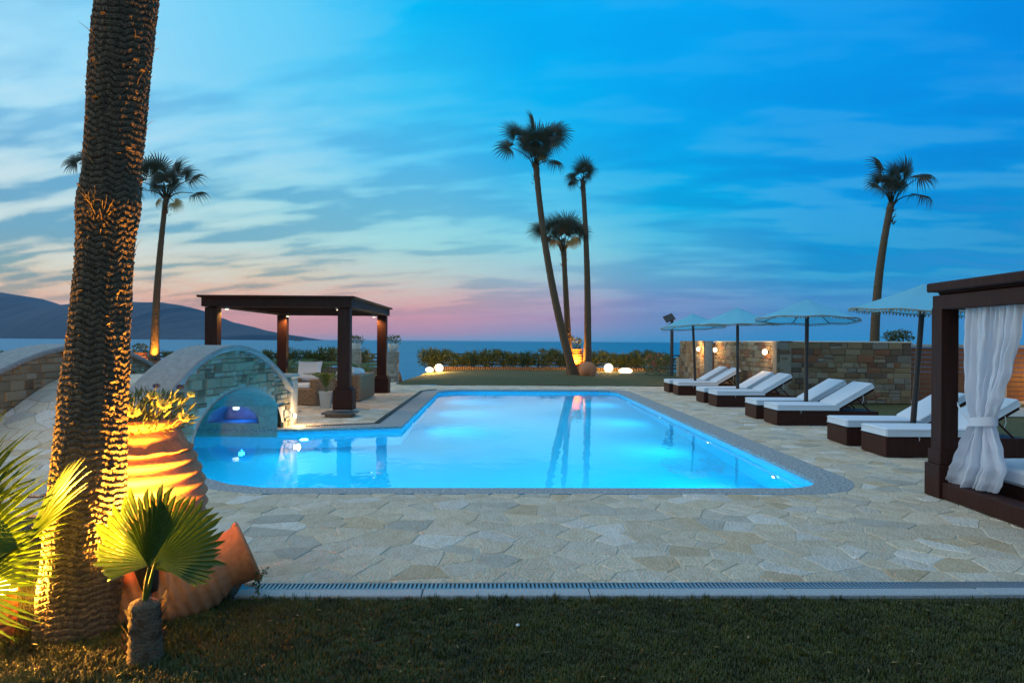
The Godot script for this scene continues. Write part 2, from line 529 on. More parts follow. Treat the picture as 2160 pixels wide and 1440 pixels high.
func make_light() -> void:
	var cam := Camera3D.new()
	cam.name = "camera"
	cam.position = Vector3(0, 1.5, 0)
	cam.rotation = Vector3(0, 0, 0.0065)
	cam.fov = 51.28
	cam.near = 0.05
	cam.far = 60000.0
	cam.current = true
	add_child(cam)
	var env := Environment.new()
	env.background_mode = Environment.BG_SKY
	var pan := PanoramaSkyMaterial.new()
	pan.panorama = make_sky()
	var sky := Sky.new()
	sky.sky_material = pan
	env.sky = sky
	env.background_energy_multiplier = 1.0
	env.tonemap_mode = Environment.TONE_MAPPER_LINEAR
	env.tonemap_exposure = 1.0
	env.sdfgi_enabled = true
	env.ssao_enabled = true
	env.ssil_enabled = true
	env.fog_enabled = true
	env.fog_density = 0.000022
	env.fog_light_color = lin(0.22, 0.55, 1.0)
	var we := WorldEnvironment.new()
	we.name = "surroundings"
	we.environment = env
	add_child(we)
	var sun := DirectionalLight3D.new()
	sun.name = "afterglow"
	sun.light_energy = 0.3
	sun.light_color = lin(1.0, 0.92, 0.84)
	sun.light_angular_distance = 60.0
	sun.shadow_enabled = true
	add_child(sun)
	# the glow left after sunset: low, to the left
	sun.basis = Basis.looking_at(Vector3(0.72, -0.66, 0.1), Vector3.UP)

# ---------------------------------------------------------------- pool, paving, lawns, sea
const SK := 0.026   # the near edges run a little away from the camera towards the right
const WATER_Y := -0.09
var pool := PackedVector2Array()
var cope := PackedVector2Array()
var stone_tones := [Color(0.92, 0.8, 0.63), Color(0.9, 0.79, 0.63), Color(0.88, 0.8, 0.68), Color(0.92, 0.82, 0.68), Color(0.88, 0.76, 0.58), Color(0.97, 0.92, 0.85), Color(0.82, 0.66, 0.46), Color(0.7, 0.66, 0.58)]

func near(x: float, d: float) -> Vector2:
	return Vector2(x, d + SK * x)

func cut(poly: PackedVector2Array, at: Vector2, dir: Vector2) -> PackedVector2Array:
	# keeps what lies on the side that dir points away from
	var out := PackedVector2Array()
	for k in poly.size():
		var a: Vector2 = poly[k]
		var b: Vector2 = poly[(k + 1) % poly.size()]
		var da := (a - at).dot(dir)
		var db := (b - at).dot(dir)
		if da <= 0.0:
			out.append(a)
		if (da < 0.0 and db > 0.0) or (da > 0.0 and db < 0.0):
			out.append(a.lerp(b, da / (da - db)))
	return out

func area_of(poly: PackedVector2Array) -> float:
	var s := 0.0
	for k in poly.size():
		s += poly[k].cross(poly[(k + 1) % poly.size()])
	return absf(s) * 0.5

func middle(poly: PackedVector2Array) -> Vector2:
	var s := Vector2.ZERO
	for q in poly:
		s += q
	return s / poly.size()

func drawn_in(poly: PackedVector2Array, by: float) -> PackedVector2Array:
	var c := middle(poly)
	var out := PackedVector2Array()
	for q in poly:
		var l := q.distance_to(c)
		out.append(c + (q - c) * maxf(0.2, 1.0 - by / maxf(l, 0.001)))
	return out

func paver(m: MB, poly: PackedVector2Array, y: float, tone: Color) -> void:
	var a := drawn_in(poly, rf(0.004, 0.009))
	var b := drawn_in(a, 0.006)
	m.colored = true
	m.col = tone
	m.plate(b, y)
	var c := middle(a)
	for k in a.size():
		var j := (k + 1) % a.size()
		var inside := p(c.x, y - 0.05, c.y)
		m.quad_out(p(a[k].x, y - 0.005, a[k].y), p(a[j].x, y - 0.005, a[j].y), p(b[j].x, y, b[j].y), p(b[k].x, y, b[k].y), inside)
		m.quad_out(p(a[k].x, -0.02, a[k].y), p(a[j].x, -0.02, a[j].y), p(a[j].x, y - 0.005, a[j].y), p(a[k].x, y - 0.005, a[k].y), inside)

func make_pool() -> void:
	var raw := [[-2.5, 7.18], [-2.95, 7.36], [-3.4, 7.75], [-3.85, 8.4], [-4.15, 9.15], [-7.0, 9.15], [-7.0, 11.95], [-3.95, 11.95], [-3.5, 11.98], [-1.95, 12.5], [-2.2, 21.1], [-2.0, 21.65], [-1.6, 21.85], [2.7, 22.1], [3.05, 21.98], [3.22, 21.6], [3.36, 7.95], [3.345, 7.78], [3.28, 7.61], [3.17, 7.47], [3.02, 7.37], [2.85, 7.33]]
	for q in raw:
		pool.append(Vector2(q[0], q[1]))
	var wide := [0.27, 0.27, 0.27, 0.27, 0.27, 0.3, 0.3, 0.12, 0.3, 0.42, 0.42, 0.36, 0.34, 0.34, 0.36, 0.37, 0.37, 0.37, 0.36, 0.35, 0.32, 0.29]
	var nn := pool.size()
	var cw := Geometry2D.is_polygon_clockwise(pool)
	for k in nn:
		var a: Vector2 = (pool[k] - pool[(k + nn - 1) % nn]).normalized()
		var b: Vector2 = (pool[(k + 1) % nn] - pool[k]).normalized()
		var na := Vector2(a.y, -a.x)
		var nb := Vector2(b.y, -b.x)
		var o := (na + nb).normalized()
		o /= maxf(0.4, o.dot(na))
		if cw:
			o = -o
		cope.append(pool[k] + o * wide[k])
	var basin := struct_node("pool")
	var m := MB.new()
	m.plate(pool, -1.55)
	part(basin, "pool_floor", m, M.tile)
	m = MB.new()
	for k in nn:
		var a: Vector2 = pool[k]
		var b: Vector2 = pool[(k + 1) % nn]
		m.quad_out(p(a.x, -1.55, a.y), p(b.x, -1.55, b.y), p(b.x, -0.03, b.y), p(a.x, -0.03, a.y), p((a.x + b.x) * 0.5, -0.8, (a.y + b.y) * 0.5) + (p(b.y - a.y, 0, a.x - b.x) if cw else p(a.y - b.y, 0, b.x - a.x)) * 0.5)
	part(basin, "pool_wall", m, M.tile)
	m = MB.new()
	for k in nn:
		var j := (k + 1) % nn
		if k == 5:
			continue
		var a: Vector2 = pool[k]
		var b: Vector2 = pool[j]
		var ins: Vector2 = (a + b) * 0.5 - (cope[k] + cope[j]) * 0.5
		var a2 := a + (a - cope[k]).normalized() * 0.025
		var b2 := b + (b - cope[j]).normalized() * 0.025
		m.quad_out(p(a2.x, 0.002, a2.y), p(b2.x, 0.002, b2.y), p(cope[j].x, 0.006, cope[j].y), p(cope[k].x, 0.006, cope[k].y), p(a.x, -1, a.y))
		m.quad_out(p(a2.x, -0.04, a2.y), p(b2.x, -0.04, b2.y), p(b2.x, 0.002, b2.y), p(a2.x, 0.002, a2.y), p(cope[k].x, -0.02, cope[k].y))
		m.quad_out(p(a2.x, -0.04, a2.y), p(b2.x, -0.04, b2.y), p(b.x - ins.x * 0.1, -0.04, b.y - ins.y * 0.1), p(a.x - ins.x * 0.1, -0.04, a.y - ins.y * 0.1), p(a.x, 1, a.y))
	part(basin, "coping", m, M.coping)
	m = MB.new()
	m.plate(pool, WATER_Y)
	struct("pool_water", m, M.water)
	# lamps set in the side walls under the water
	var spots := [[3.34, 9.0, -1], [3.31, 11.9, -1], [3.28, 15.6, -1], [3.24, 19.6, -1], [-2.0, 14.2, 1], [-2.08, 17.2, 1], [-2.16, 20.2, 1], [-3.5, 12.0, 0], [-2.9, 7.36, 2], [-0.6, 7.22, 2], [1.8, 7.3, 2]]
	var where := ["nearest underwater lamp in the pool wall along the loungers", "second underwater lamp in the pool wall along the loungers", "third underwater lamp in the pool wall along the loungers", "farthest underwater lamp in the pool wall along the loungers", "nearest underwater lamp in the pool wall on the pergola side", "middle underwater lamp in the pool wall on the pergola side", "farthest underwater lamp in the pool wall on the pergola side", "underwater lamp in the pool wall at the foot of the bridge", "underwater lamp in the pool's curved corner by the huge jar", "underwater lamp under the near pool edge, towards the jar", "underwater lamp under the near pool edge, towards the day bed"]
	var turn_at := 0
	for s in spots:
		var out := Vector3(s[2], 0, 0)
		if s[2] == 0:
			out = Vector3(0.3, 0, 1)
		elif s[2] == 2:
			out = Vector3(0, 0, -1)
		var at := p(s[0], -0.62, s[1])
		var t := thing("pool_lamp", where[turn_at], "lamp", at, 0, "underwater pool lamps")
		turn_at += 1
		var turn := Basis.looking_at(out.normalized(), Vector3.UP) * Basis(Vector3.RIGHT, -PI / 2)
		m = MB.new()
		m.lathe([Vector2(0.1, 0.0), Vector2(0.1, 0.02), Vector2(0.075, 0.028), Vector2(0.072, 0.02)], 20, Vector3.ZERO, turn)
		part(t, "rim", m, M.steel)
		m = MB.new()
		m.lathe([Vector2(0.07, 0.012), Vector2(0.05, 0.024), Vector2(0.0, 0.03)], 20, Vector3.ZERO, turn)
		part(t, "lens", m, M.pool_glow)
		spot(t, out.normalized() * 0.06, out.normalized() + Vector3(0, -0.12, 0), s[3] if s.size() > 3 else 5.5, Color.from_rgba8(40, 212, 243), 80.0, 0.06, 1.0)

func make_deck() -> void:
	var outer := PackedVector2Array([near(-1.62, 4.41), near(9.0, 4.41), Vector2(9.0, 8.6), Vector2(6.9, 8.6), Vector2(6.75, 24.1), Vector2(-3.7, 24.0), Vector2(-4.05, 24.6), Vector2(-4.15, 26.2), Vector2(-10.5, 26.2), Vector2(-10.5, 6.3), Vector2(-3.0, 6.0), Vector2(-2.35, 5.5), Vector2(-1.95, 4.75)])
	var deck := struct_node("deck")
	var base := MB.new()
	for r in [[-11.0, 4.3, 9.5, 7.9], [2.5, 7.9, 9.5, 24.3], [-11.0, 7.9, -2.5, 26.4], [-2.5, 11.0, 2.5, 24.3]]:
		var rect := PackedVector2Array([Vector2(r[0], r[1]), Vector2(r[2], r[1]), Vector2(r[2], r[3]), Vector2(r[0], r[3])])
		for q in Geometry2D.intersect_polygons(rect, outer):
			for s in Geometry2D.clip_polygons(q, cope):
				base.plate(s, -0.0025)
	part(deck, "mortar_bed", base, M.mortar)
	var step := 0.235
	var seeds := {}
	rng.seed = 71
	for i in range(-48, 42):
		for k in range(17, 116):
			if rng.randf() < 0.17:
				continue
			seeds[Vector2i(i, k)] = Vector2((i + 0.5 + rf(-0.48, 0.48)) * step, (k + 0.5 + rf(-0.48, 0.48)) * step)
	var stones := []
	for key in seeds:
		var s: Vector2 = seeds[key]
		if s.x < -10.9 or s.x > 9.4 or s.y > 26.6:
			continue
		if absf(s.x) > s.y * 0.8 + 0.6:
			continue
		if Geometry2D.is_point_in_polygon(s, pool):
			continue
		var cell := PackedVector2Array([s + Vector2(-0.7, -0.7), s + Vector2(0.7, -0.7), s + Vector2(0.7, 0.7), s + Vector2(-0.7, 0.7)])
		for i in range(-2, 3):
			for k in range(-2, 3):
				if i == 0 and k == 0:
					continue
				var o = seeds.get(key + Vector2i(i, k))
				if o != null:
					cell = cut(cell, (s + o) * 0.5, o - s)
		if cell.size() < 3:
			continue
		var whole := true
		for q in cell:
			if not Geometry2D.is_point_in_polygon(q, outer) or Geometry2D.is_point_in_polygon(q, cope):
				whole = false
				break
		var got := [cell]
		if not whole:
			got = []
			for q in Geometry2D.intersect_polygons(cell, outer):
				for r in Geometry2D.clip_polygons(q, cope):
					if area_of(r) > 0.006:
						got.append(r)
		for q in got:
			var c := middle(q)
			var seen := absf(c.x) < c.y * 0.74 and c.y > 4.3 and c.x > -0.42 * c.y
			stones.append([area_of(q) / pow(c.y, 3.0) if seen else 0.0, q, c])
	stones.sort_custom(func(a, b): return a[0] > b[0])
	var rest := MB.new()
	for k in stones.size():
		var q: PackedVector2Array = stones[k][1]
		var tone: Color = stone_tones[int(pow(rng.randf(), 1.5) * 7.99)]
		var mul := rf(0.86, 1.06)
		tone = Color(minf(tone.r * mul, 1), minf(tone.g * mul, 1), minf(tone.b * mul, 1))
		var y := rf(0.003, 0.009)
		if k < 300:
			var m := MB.new()
			paver(m, q, y, tone)
			part(deck, "paving_stone", m, M.paving)
		else:
			paver(rest, q, y, tone)
	var o := part(deck, "paving", rest, M.paving)
	o.set_meta("kind", "stuff")

func make_edges() -> void:
	# the slotted drain and the kerb between paving and front lawn
	rng.seed = 5
	var dr := struct_node("drain")
	var m := MB.new()
	var turn := Basis(Vector3.UP, atan(SK))
	var mid := near(3.6, 4.355)
	m.box(p(mid.x, -0.05, mid.y), Vector3(10.35, 0.02, 0.1), turn)
	part(dr, "channel", m, M.dark)
	m = MB.new()
	for e in [4.402, 4.306]:
		var q := near(3.6, e)
		m.box(p(q.x, 0.0, q.y), Vector3(10.35, 0.012, 0.008), turn)
	part(dr, "frame", m, M.steel)
	m = MB.new()
	for k in 400:
		var q := near(-1.54 + k * 0.0258, 4.354)
		m.box(p(q.x, 0.0, q.y), Vector3(0.013, 0.008, 0.088), turn)
	var o := part(dr, "grating", m, M.steel)
	o.set_meta("kind", "stuff")
	var kerb := struct_node("kerb")
	var x := -1.62
	while x < 8.5:
		var w := rf(0.9, 1.25)
		var q := near(x + w * 0.5, 4.244)
		m = MB.new()
		m.slab(p(q.x, -0.05 + rf(-0.002, 0.002), q.y), Vector3(w - 0.006, 0.11, 0.112), 0.006, turn)
		part(kerb, "kerb_stone", m, M.slab)
		x += w
	# the dark slot between the pool's paving and the side deck
	m = MB.new()
	var line := []
	for k in [8, 9, 10, 11]:
		line.append(cope[k])
	var bars := MB.new()
	for k in 3:
		var a: Vector2 = line[k]
		var b: Vector2 = line[k + 1]
		var t := (b - a).normalized()
		var nrm := Vector2(t.y, -t.x)
		if nrm.dot(pool[8 + k] - a) > 0.0:
			nrm = -nrm
		m.quad_out(p(a.x, 0.008, a.y), p(b.x, 0.008, b.y), p(b.x + nrm.x * 0.11, 0.008, b.y + nrm.y * 0.11), p(a.x + nrm.x * 0.11, 0.008, a.y + nrm.y * 0.11), p(a.x, -1, a.y))
		var n := int(a.distance_to(b) / 0.05)
		for i in n:
			var c := a.lerp(b, (i + 0.5) / n) + nrm * 0.055
			bars.box(p(c.x, 0.014, c.y), Vector3(0.1, 0.012, 0.018), Basis(Vector3.UP, atan2(nrm.y, nrm.x)))
	var slot := struct_node("overflow_channel")
	part(slot, "channel", m, M.dark)
	o = part(slot, "grating", bars, M.slate)
	o.set_meta("kind", "stuff")

func rect(m: MB, x0: float, d0: float, x1: float, d1: float, y: float) -> void:
	m.quad(p(x0, y, d0), p(x1, y, d0), p(x1, y, d1), p(x0, y, d1))

func tuft(blades: int, tall: float, wide: float, sd: int) -> ArrayMesh:
	var r := RandomNumberGenerator.new()
	r.seed = sd
	var m := MB.new()
	m.colored = true
	for k in blades:
		var a := r.randf() * TAU
		var b := Vector3(r.randf_range(-wide, wide), 0, r.randf_range(-wide, wide))
		var h := tall * r.randf_range(0.55, 1.1)
		var lean := Vector3(cos(a), 0, sin(a)) * h * r.randf_range(0.15, 0.9)
		var s := Vector3(-sin(a), 0, cos(a)) * 0.0022
		var g := r.randf_range(0.6, 1.25)
		m.col = Color(0.078 * g, 0.094 * g, 0.012 * g) if r.randf() < 0.91 else Color(0.115 * g, 0.085 * g, 0.026 * g)
		m.quad(b - s, b + s, b + s * 0.8 + Vector3.UP * h * 0.55 + lean * 0.35, b - s * 0.8 + Vector3.UP * h * 0.55 + lean * 0.35)
		m.tri(b - s * 0.8 + Vector3.UP * h * 0.55 + lean * 0.35, b + s * 0.8 + Vector3.UP * h * 0.55 + lean * 0.35, b + Vector3.UP * h * 0.9 + lean)
	return m.mesh()

func make_lawns() -> void:
	rng.seed = 9
	var m := MB.new()
	m.plate(PackedVector2Array([Vector2(-16, -6), Vector2(16, -6), Vector2(16, 4.2 + SK * 16), near(-1.62, 4.19), Vector2(-1.7, 4.6), Vector2(-2.1, 5.4), Vector2(-2.9, 6.0), Vector2(-10.5, 6.3), Vector2(-16, 6.3)]), -0.02)
	struct("lawn", m, M.lawn_soil)
	var places := []
	for k in 60000:
		var d := rf(2.75, 5.6)
		var x := rf(-4.0, 4.2)
		if absf(x) > d * 0.78 + 0.1:
			continue
		if x > -1.66 and d > 4.178 + SK * x + 0.012 * leaf_noise.get_noise_1d(x * 900.0):
			continue
		if d > 4.2 and x > -1.66 - (d - 4.2) * 0.55:
			continue
		var t := Transform3D(Basis(Vector3.UP, rf(0, TAU)).scaled(Vector3(1, rf(0.6, 1.15) if rng.randf() < 0.88 else rf(1.3, 1.9), 1)), p(x, -0.02, d))
		places.append(t)
	var mm := MultiMesh.new()
	mm.transform_format = MultiMesh.TRANSFORM_3D
	mm.use_colors = true
	mm.mesh = tuft(11, 0.034, 0.02, 4)
	mm.instance_count = places.size()
	for k in places.size():
		mm.set_instance_transform(k, places[k])
		var o: Vector3 = places[k].origin
		var g := 0.75 + 0.5 * leaf_noise.get_noise_2d(o.x * 300.0, o.z * 300.0) + rf(-0.15, 0.15)
		var y := 0.12 * leaf_noise.get_noise_2d(o.x * 160.0 + 90.0, o.z * 160.0)
		mm.set_instance_color(k, Color(clampf(g + y, 0, 1), clampf(g, 0, 1), clampf(g - y * 2.0, 0, 1)))
	var g := MultiMeshInstance3D.new()
	g.name = "grass"
	g.multimesh = mm
	g.material_override = M.grass
	add_child(g)
	g.set_meta("kind", "stuff")
	tag(g, "short dark grass of the front lawn", "grass")
	m = MB.new()
	for k in 90:
		var d := rf(2.9, 4.15)
		var b := p(rf(-0.75, 0.75) * d, rf(0.004, 0.018), d)
		var a := rf(0, TAU)
		var l := Vector3(cos(a), rf(-0.2, 0.3), sin(a)) * rf(0.008, 0.02)
		var w := Vector3(-sin(a), rf(-0.3, 0.3), cos(a)) * rf(0.003, 0.006)
		m.quad(b - l, b + w, b + l, b - w)
	var litter := part(self, "fallen_leaves", m, M.leaf_dry)
	litter.set_meta("kind", "stuff")
	tag(litter, "scattered dry leaf scraps lying on the front lawn", "leaves")
	m = MB.new()
	rect(m, 6.9, 8.6, 30, 14.6, -0.01)
	rect(m, 6.75, 14.6, 30, 17.75, -0.012)
	rect(m, 9.0, -6, 30, 8.6, -0.012)
	struct("side_lawn", m, M.lawn_far)
	m = MB.new()
	rect(m, 9.7, 14.8, 30, 17.0, 0.004)
	struct("side_path", m, M.plaster)
	# far lawn: a low mound before the hedge
	m = MB.new()
	var rows := []
	for i in 13:
		var row := PackedVector3Array()
		for k in 25:
			var x := lerpf(-4.0, 8.2, k / 24.0)
			var d := lerpf(24.05, 36.5, i / 12.0)
			var rim := clampf(minf(minf(x + 4.0, 8.2 - x) / 1.5, (d - 24.05) / 3.0), 0, 1)
			row.append(p(x, 0.012 + 0.1 * rim + 0.02 * sin(x * 1.7 + d), d))
		rows.append(row)
	m.grid(rows)
	struct("far_lawn", m, M.lawn_far)
	m = MB.new()
	rect(m, -40, 26.2, -5.5, 35, -0.012)
	rect(m, -40, 4, -10.5, 26.2, -0.012)
	rect(m, 8.2, 17.75, 40, 36.5, -0.012)
	rect(m, 6.75, 17.75, 8.2, 24.1, -0.012)
	struct("back_lawn", m, M.lawn_far)
	# the shore below the garden and the sea
	m = MB.new()
	m.quad(p(-60, -0.05, 35), p(-5.5, -0.05, 35), p(-5.5, -2.6, 39), p(-60, -2.6, 39))
	m.quad(p(-5.5, -0.05, 26.2), p(-4.0, -0.05, 26.2), p(-4.0, -2.6, 32), p(-5.5, -2.6, 32))
	m.quad(p(-4.0, -0.05, 36.5), p(60, -0.05, 36.5), p(60, -2.6, 40), p(-4.0, -2.6, 40))
	m.quad(p(-5.5, -2.6, 32), p(-4.0, -2.6, 32), p(-4.0, -2.6, 40), p(-5.5, -2.6, 40))
	struct("shore", m, M.sand)
	m = MB.new()
	rect(m, -18000, 30, 18000, 22000, -2.3)
	struct("sea", m, M.sea)

func make_hills() -> void:
	# (x in picture units at 1500 px focal length, height above the horizon)
	var ridge := [[-620, 70], [-420, 96], [-250, 110], [-120, 104], [-60, 100], [0, 97], [40, 91], [62, 87], [82, 80], [104, 74], [134, 68], [160, 72], [200, 78], [240, 80], [275, 79], [342, 78], [372, 73], [392, 68], [408, 58], [424, 53], [447, 43], [470, 38], [505, 26], [532, 19], [556, 15], [570, 11], [580, 0]]
	var f := FastNoiseLite.new()
	f.frequency = 0.02
	f.fractal_octaves = 4
	var rows := []
	for t in 15:
		var row := PackedVector3Array()
		var u := t / 14.0
		for k in ridge.size() * 6 - 5:
			var i := k / 6
			var w := (k % 6) / 6.0
			var a = ridge[i]
			var b = ridge[mini(i + 1, ridge.size() - 1)]
			var px := lerpf(a[0], b[0], w)
			var h := lerpf(a[1], b[1], w)
			var far := 9000.0 + (580.0 - px) * 4.0
			var d := far + (u - 0.5) * 3000.0
			var x := (px - 1080.0) / 1500.0 * far + (u - 0.5) * 600.0
			var up := h / 1500.0 * far * pow(sin(clampf(u, 0.0, 1.0) * PI), 0.75)
			up *= 1.0 - 0.12 * absf(f.get_noise_2d(px * 1.6, u * 260.0)) * (1.0 - exp(-pow((u - 0.5) * 6.0, 2.0)))
			up += f.get_noise_2d(px * 5.0, u * 90.0) * 9.0 * minf(1.0, h / 20.0)
			row.append(p(x, up - 4.0, d))
		rows.append(row)
	var m := MB.new()
	m.grid(rows)
	struct("hills", m, M.hill)

# ---------------------------------------------------------------- stonework
var wall_tones := [Color(0.34, 0.25, 0.14), Color(0.29, 0.21, 0.11), Color(0.36, 0.29, 0.18), Color(0.25, 0.16, 0.085), Color(0.33, 0.29, 0.22), Color(0.28, 0.12, 0.06), Color(0.29, 0.26, 0.21), Color(0.38, 0.32, 0.22), Color(0.17, 0.12, 0.08)]

func block(m: MB, o: Vector3, u: Vector3, v: Vector3, n: Vector3, a: float, b: float, c: float, d: float, out: float, rough: float) -> void:
	# one facing stone: u in a..b, v in c..d, standing out of the wall by out
	var e := 0.008
	var q := [[a, c], [b, c], [b, d], [a, d]]
	var i := [[a + e, c + e], [b - e, c + e], [b - e, d - e], [a + e, d - e]]
	var mid := o + u * (a + b) * 0.5 + v * (c + d) * 0.5 - n * 0.05
	var back := []
	var edge := []
	var face := []
	for k in 4:
		var ju := rf(-rough, rough)
		var jv := rf(-rough, rough)
		back.append(o + u * q[k][0] + v * q[k][1] - n * 0.02)
		edge.append(o + u * (q[k][0] + ju) + v * (q[k][1] + jv) + n * out * 0.45)
		face.append(o + u * (i[k][0] + ju) + v * (i[k][1] + jv) + n * (out + rf(-0.004, 0.004)))
	var top := o + u * ((a + b) * 0.5 + rf(-0.02, 0.02)) + v * ((c + d) * 0.5) + n * (out + rf(0.0, 0.009))
	for k in 4:
		var j := (k + 1) % 4
		m.tri_out(face[k], face[j], top, mid)
		m.quad_out(edge[k], edge[j], face[j], face[k], mid)
		m.quad_out(back[k], back[j], edge[j], edge[k], mid)

func stone_face(parent: Node, o: Vector3, u: Vector3, v: Vector3, n: Vector3, long: float, tall: float, sd: int, low: Callable, high: Callable, tones: Array, big := 1.0, merged := false) -> void:
	# rubble in rough courses; low and high bound the facing at u
	rng.seed = sd
	var y := 0.0
	var all := MB.new()
	var j := 0.004
	while y < tall - 0.03:
		var h := rf(0.085, 0.2) * big
		if tall - y - h < 0.07 * big:
			h = tall - y
		var x := 0.0
		while x < long - 0.01:
			var w := rf(0.13, 0.42) * big
			if long - x - w < 0.1 * big:
				w = long - x
			var parts := [[y, y + h]]
			if h > 0.15 * big and w < 0.3 * big and rng.randf() < 0.6:
				var s := rf(0.4, 0.6) * h
				parts = [[y, y + s], [y + s, y + h]]
			for q in parts:
				var c: float = q[0]
				var d: float = q[1]
				var lo := maxf(low.call(x + 0.01), low.call(x + w - 0.01))
				var hi := minf(high.call(x + 0.01), high.call(x + w - 0.01))
				c = maxf(c, lo)
				d = minf(d, hi)
				if d - c > 0.035:
					var tone: Color = tones[rng.randi() % tones.size()]
					var mul := rf(0.75, 1.12)
					var m := all if merged else MB.new()
					m.colored = true
					m.col = Color(tone.r * mul, tone.g * mul, tone.b * mul)
					block(m, o, u, v, n, x + j, x + w - j, c + j, d - j, rf(0.012, 0.034), 0.003)
					if not merged:
						part(parent, "stone", m, M.stone)
			x += w
		y += h
	if merged:
		part(parent, "stone_facing", all, M.stone).set_meta("kind", "stuff")

func flat(h: float) -> Callable:
	return func(_u): return h

func make_bridge() -> void:
	var t := thing("stone_bridge", "arched stone footbridge with pale coping and round vault over the pool's narrow arm", "bridge", p(-4.1, 0, 10.5))
	var at := p(-4.1, 0, 10.5)
	var face := func(d): return -3.85 - 0.08 * (12.7 - d)
	var arch := func(d):
		var q: float = (d - 10.65) / 1.47
		return 0.77 * sqrt(maxf(0.0, 1.0 - q * q)) if absf(q) < 1.0 else -0.12
	var top_a := func(d): return 1.42 - 0.168 * pow(d - 10.3, 2.0) if d > 10.3 else 1.42 - 0.19 * pow(d - 10.3, 2.0)
	var top_b := func(d): return 1.42 - 0.1 * pow(d - 10.9, 2.0)
	# the parapet towards the pool
	var w := 0.45
	for side in 2:
		var fx: Callable = face if side == 0 else func(d): return -6.5 - 0.03 * (12.7 - d)
		var top: Callable = top_a if side == 0 else top_b
		var d0 := 8.25 if side == 0 else 7.9
		var d1 := 12.42 if side == 0 else 13.7
		var n := 64
		var core := MB.new()
		var cop := MB.new()
		var rows := []
		for k in n:
			var a := lerpf(d0, d1, k / float(n))
			var b := lerpf(d0, d1, (k + 1) / float(n))
			var xa: float = fx.call(a) - 0.02
			var xb: float = fx.call(b) - 0.02
			var la: float = arch.call(a)
			var lb: float = arch.call(b)
			var ha: float = top.call(a) - 0.07
			var hb: float = top.call(b) - 0.07
			core.quad_out(p(xa, la, a), p(xb, lb, b), p(xb, hb, b), p(xa, ha, a), p(xa - 0.2, 0.3, a))
			core.quad_out(p(xa - w + 0.04, la, a), p(xb - w + 0.04, lb, b), p(xb - w + 0.04, hb, b), p(xa - w + 0.04, ha, a), p(xa - 0.2, 0.3, a))
		for e in [d0, d1]:
			var xe: float = fx.call(e) - 0.02
			core.quad_out(p(xe, -0.1, e), p(xe - w + 0.04, -0.1, e), p(xe - w + 0.04, top.call(e) - 0.07, e), p(xe, top.call(e) - 0.07, e), p(xe - 0.2, 0.3, (d0 + d1) * 0.5))
		part(t, "parapet_core", core, M.wall_mortar if side else M.plaster, -at)
		# coping: swept, with rounded shoulders
		var sec := [[0.05, -0.075], [0.065, -0.055], [0.065, -0.02], [0.045, 0.0], [-w - 0.02, 0.0], [-w - 0.045, -0.02], [-w - 0.045, -0.06], [-w - 0.03, -0.075]]
		for k in n + 1:
			var d := lerpf(d0 - 0.02, d1 + 0.02, k / float(n))
			var row := PackedVector3Array()
			for s in sec:
				row.append(p(fx.call(d) + s[0], top.call(d) + s[1], d))
			rows.append(row)
		for k in n:
			for j in sec.size():
				var i := (j + 1) % sec.size()
				cop.quad_out(rows[k][j], rows[k + 1][j], rows[k + 1][i], rows[k][i], p(fx.call(lerpf(d0, d1, k / float(n))) - w * 0.5, top.call(lerpf(d0, d1, k / float(n))) - 0.04, lerpf(d0, d1, k / float(n))))
		part(t, "coping", cop, M.parapet_cap, -at)
		var holder := Node3D.new()
		holder.name = "parapet_facing"
		t.add_child(holder, true)
		holder.position = -at
		var u := p(fx.call(d1) - fx.call(d0), 0, d1 - d0).normalized()
		var long := p(fx.call(d1) - fx.call(d0), 0, d1 - d0).length()
		var nrm := u.cross(Vector3.UP)
		if nrm.x < 0.0:
			nrm = -nrm
		stone_face(holder, p(fx.call(d0) - 0.02, -0.08, d0), u, Vector3.UP, nrm, long, 1.46, 31 + side, func(q): return maxf(0.0, arch.call(d0 + q) + 0.08 + 0.03) if side == 0 else 0.0, func(q): return top.call(d0 + q) - 0.075 + 0.08 - 0.005, [Color(0.33, 0.3, 0.2), Color(0.36, 0.33, 0.23), Color(0.29, 0.26, 0.17), Color(0.34, 0.31, 0.21), Color(0.3, 0.26, 0.17), Color(0.15, 0.12, 0.07), Color(0.32, 0.27, 0.18), Color(0.4, 0.38, 0.29)], 0.72)
	# the vault under the walk
	var m := MB.new()
	for k in 40:
		var a := lerpf(9.181, 11.935, k / 40.0)
		var b := lerpf(9.181, 11.935, (k + 1) / 40.0)
		m.quad_out(p(face.call(a), arch.call(a), a), p(face.call(b), arch.call(b), b), p(-7.2, arch.call(b), b), p(-7.2, arch.call(a), a), p(-5.5, 3, 10.6))
	part(t, "vault", m, M.plaster, -at)
	# foot wall with an arched recess, lit from inside
	m = MB.new()
	var dw := 11.93
	var na := -5.12
	var nb := -4.24
	var rise := func(x):
		var q: float = (x - (na + nb) * 0.5) / ((nb - na) * 0.5)
		return 0.1 + 0.3 * sqrt(maxf(0.0, 1.0 - q * q))
	m.quad(p(-7.2, -0.4, dw), p(-3.93, -0.4, dw), p(-3.93, 0.1, dw), p(-7.2, 0.1, dw))
	m.quad(p(-7.2, 0.1, dw), p(na, 0.1, dw), p(na, 0.5, dw), p(-7.2, 0.5, dw))
	m.quad(p(nb, 0.1, dw), p(-3.93, 0.1, dw), p(-3.93, 0.5, dw), p(nb, 0.5, dw))
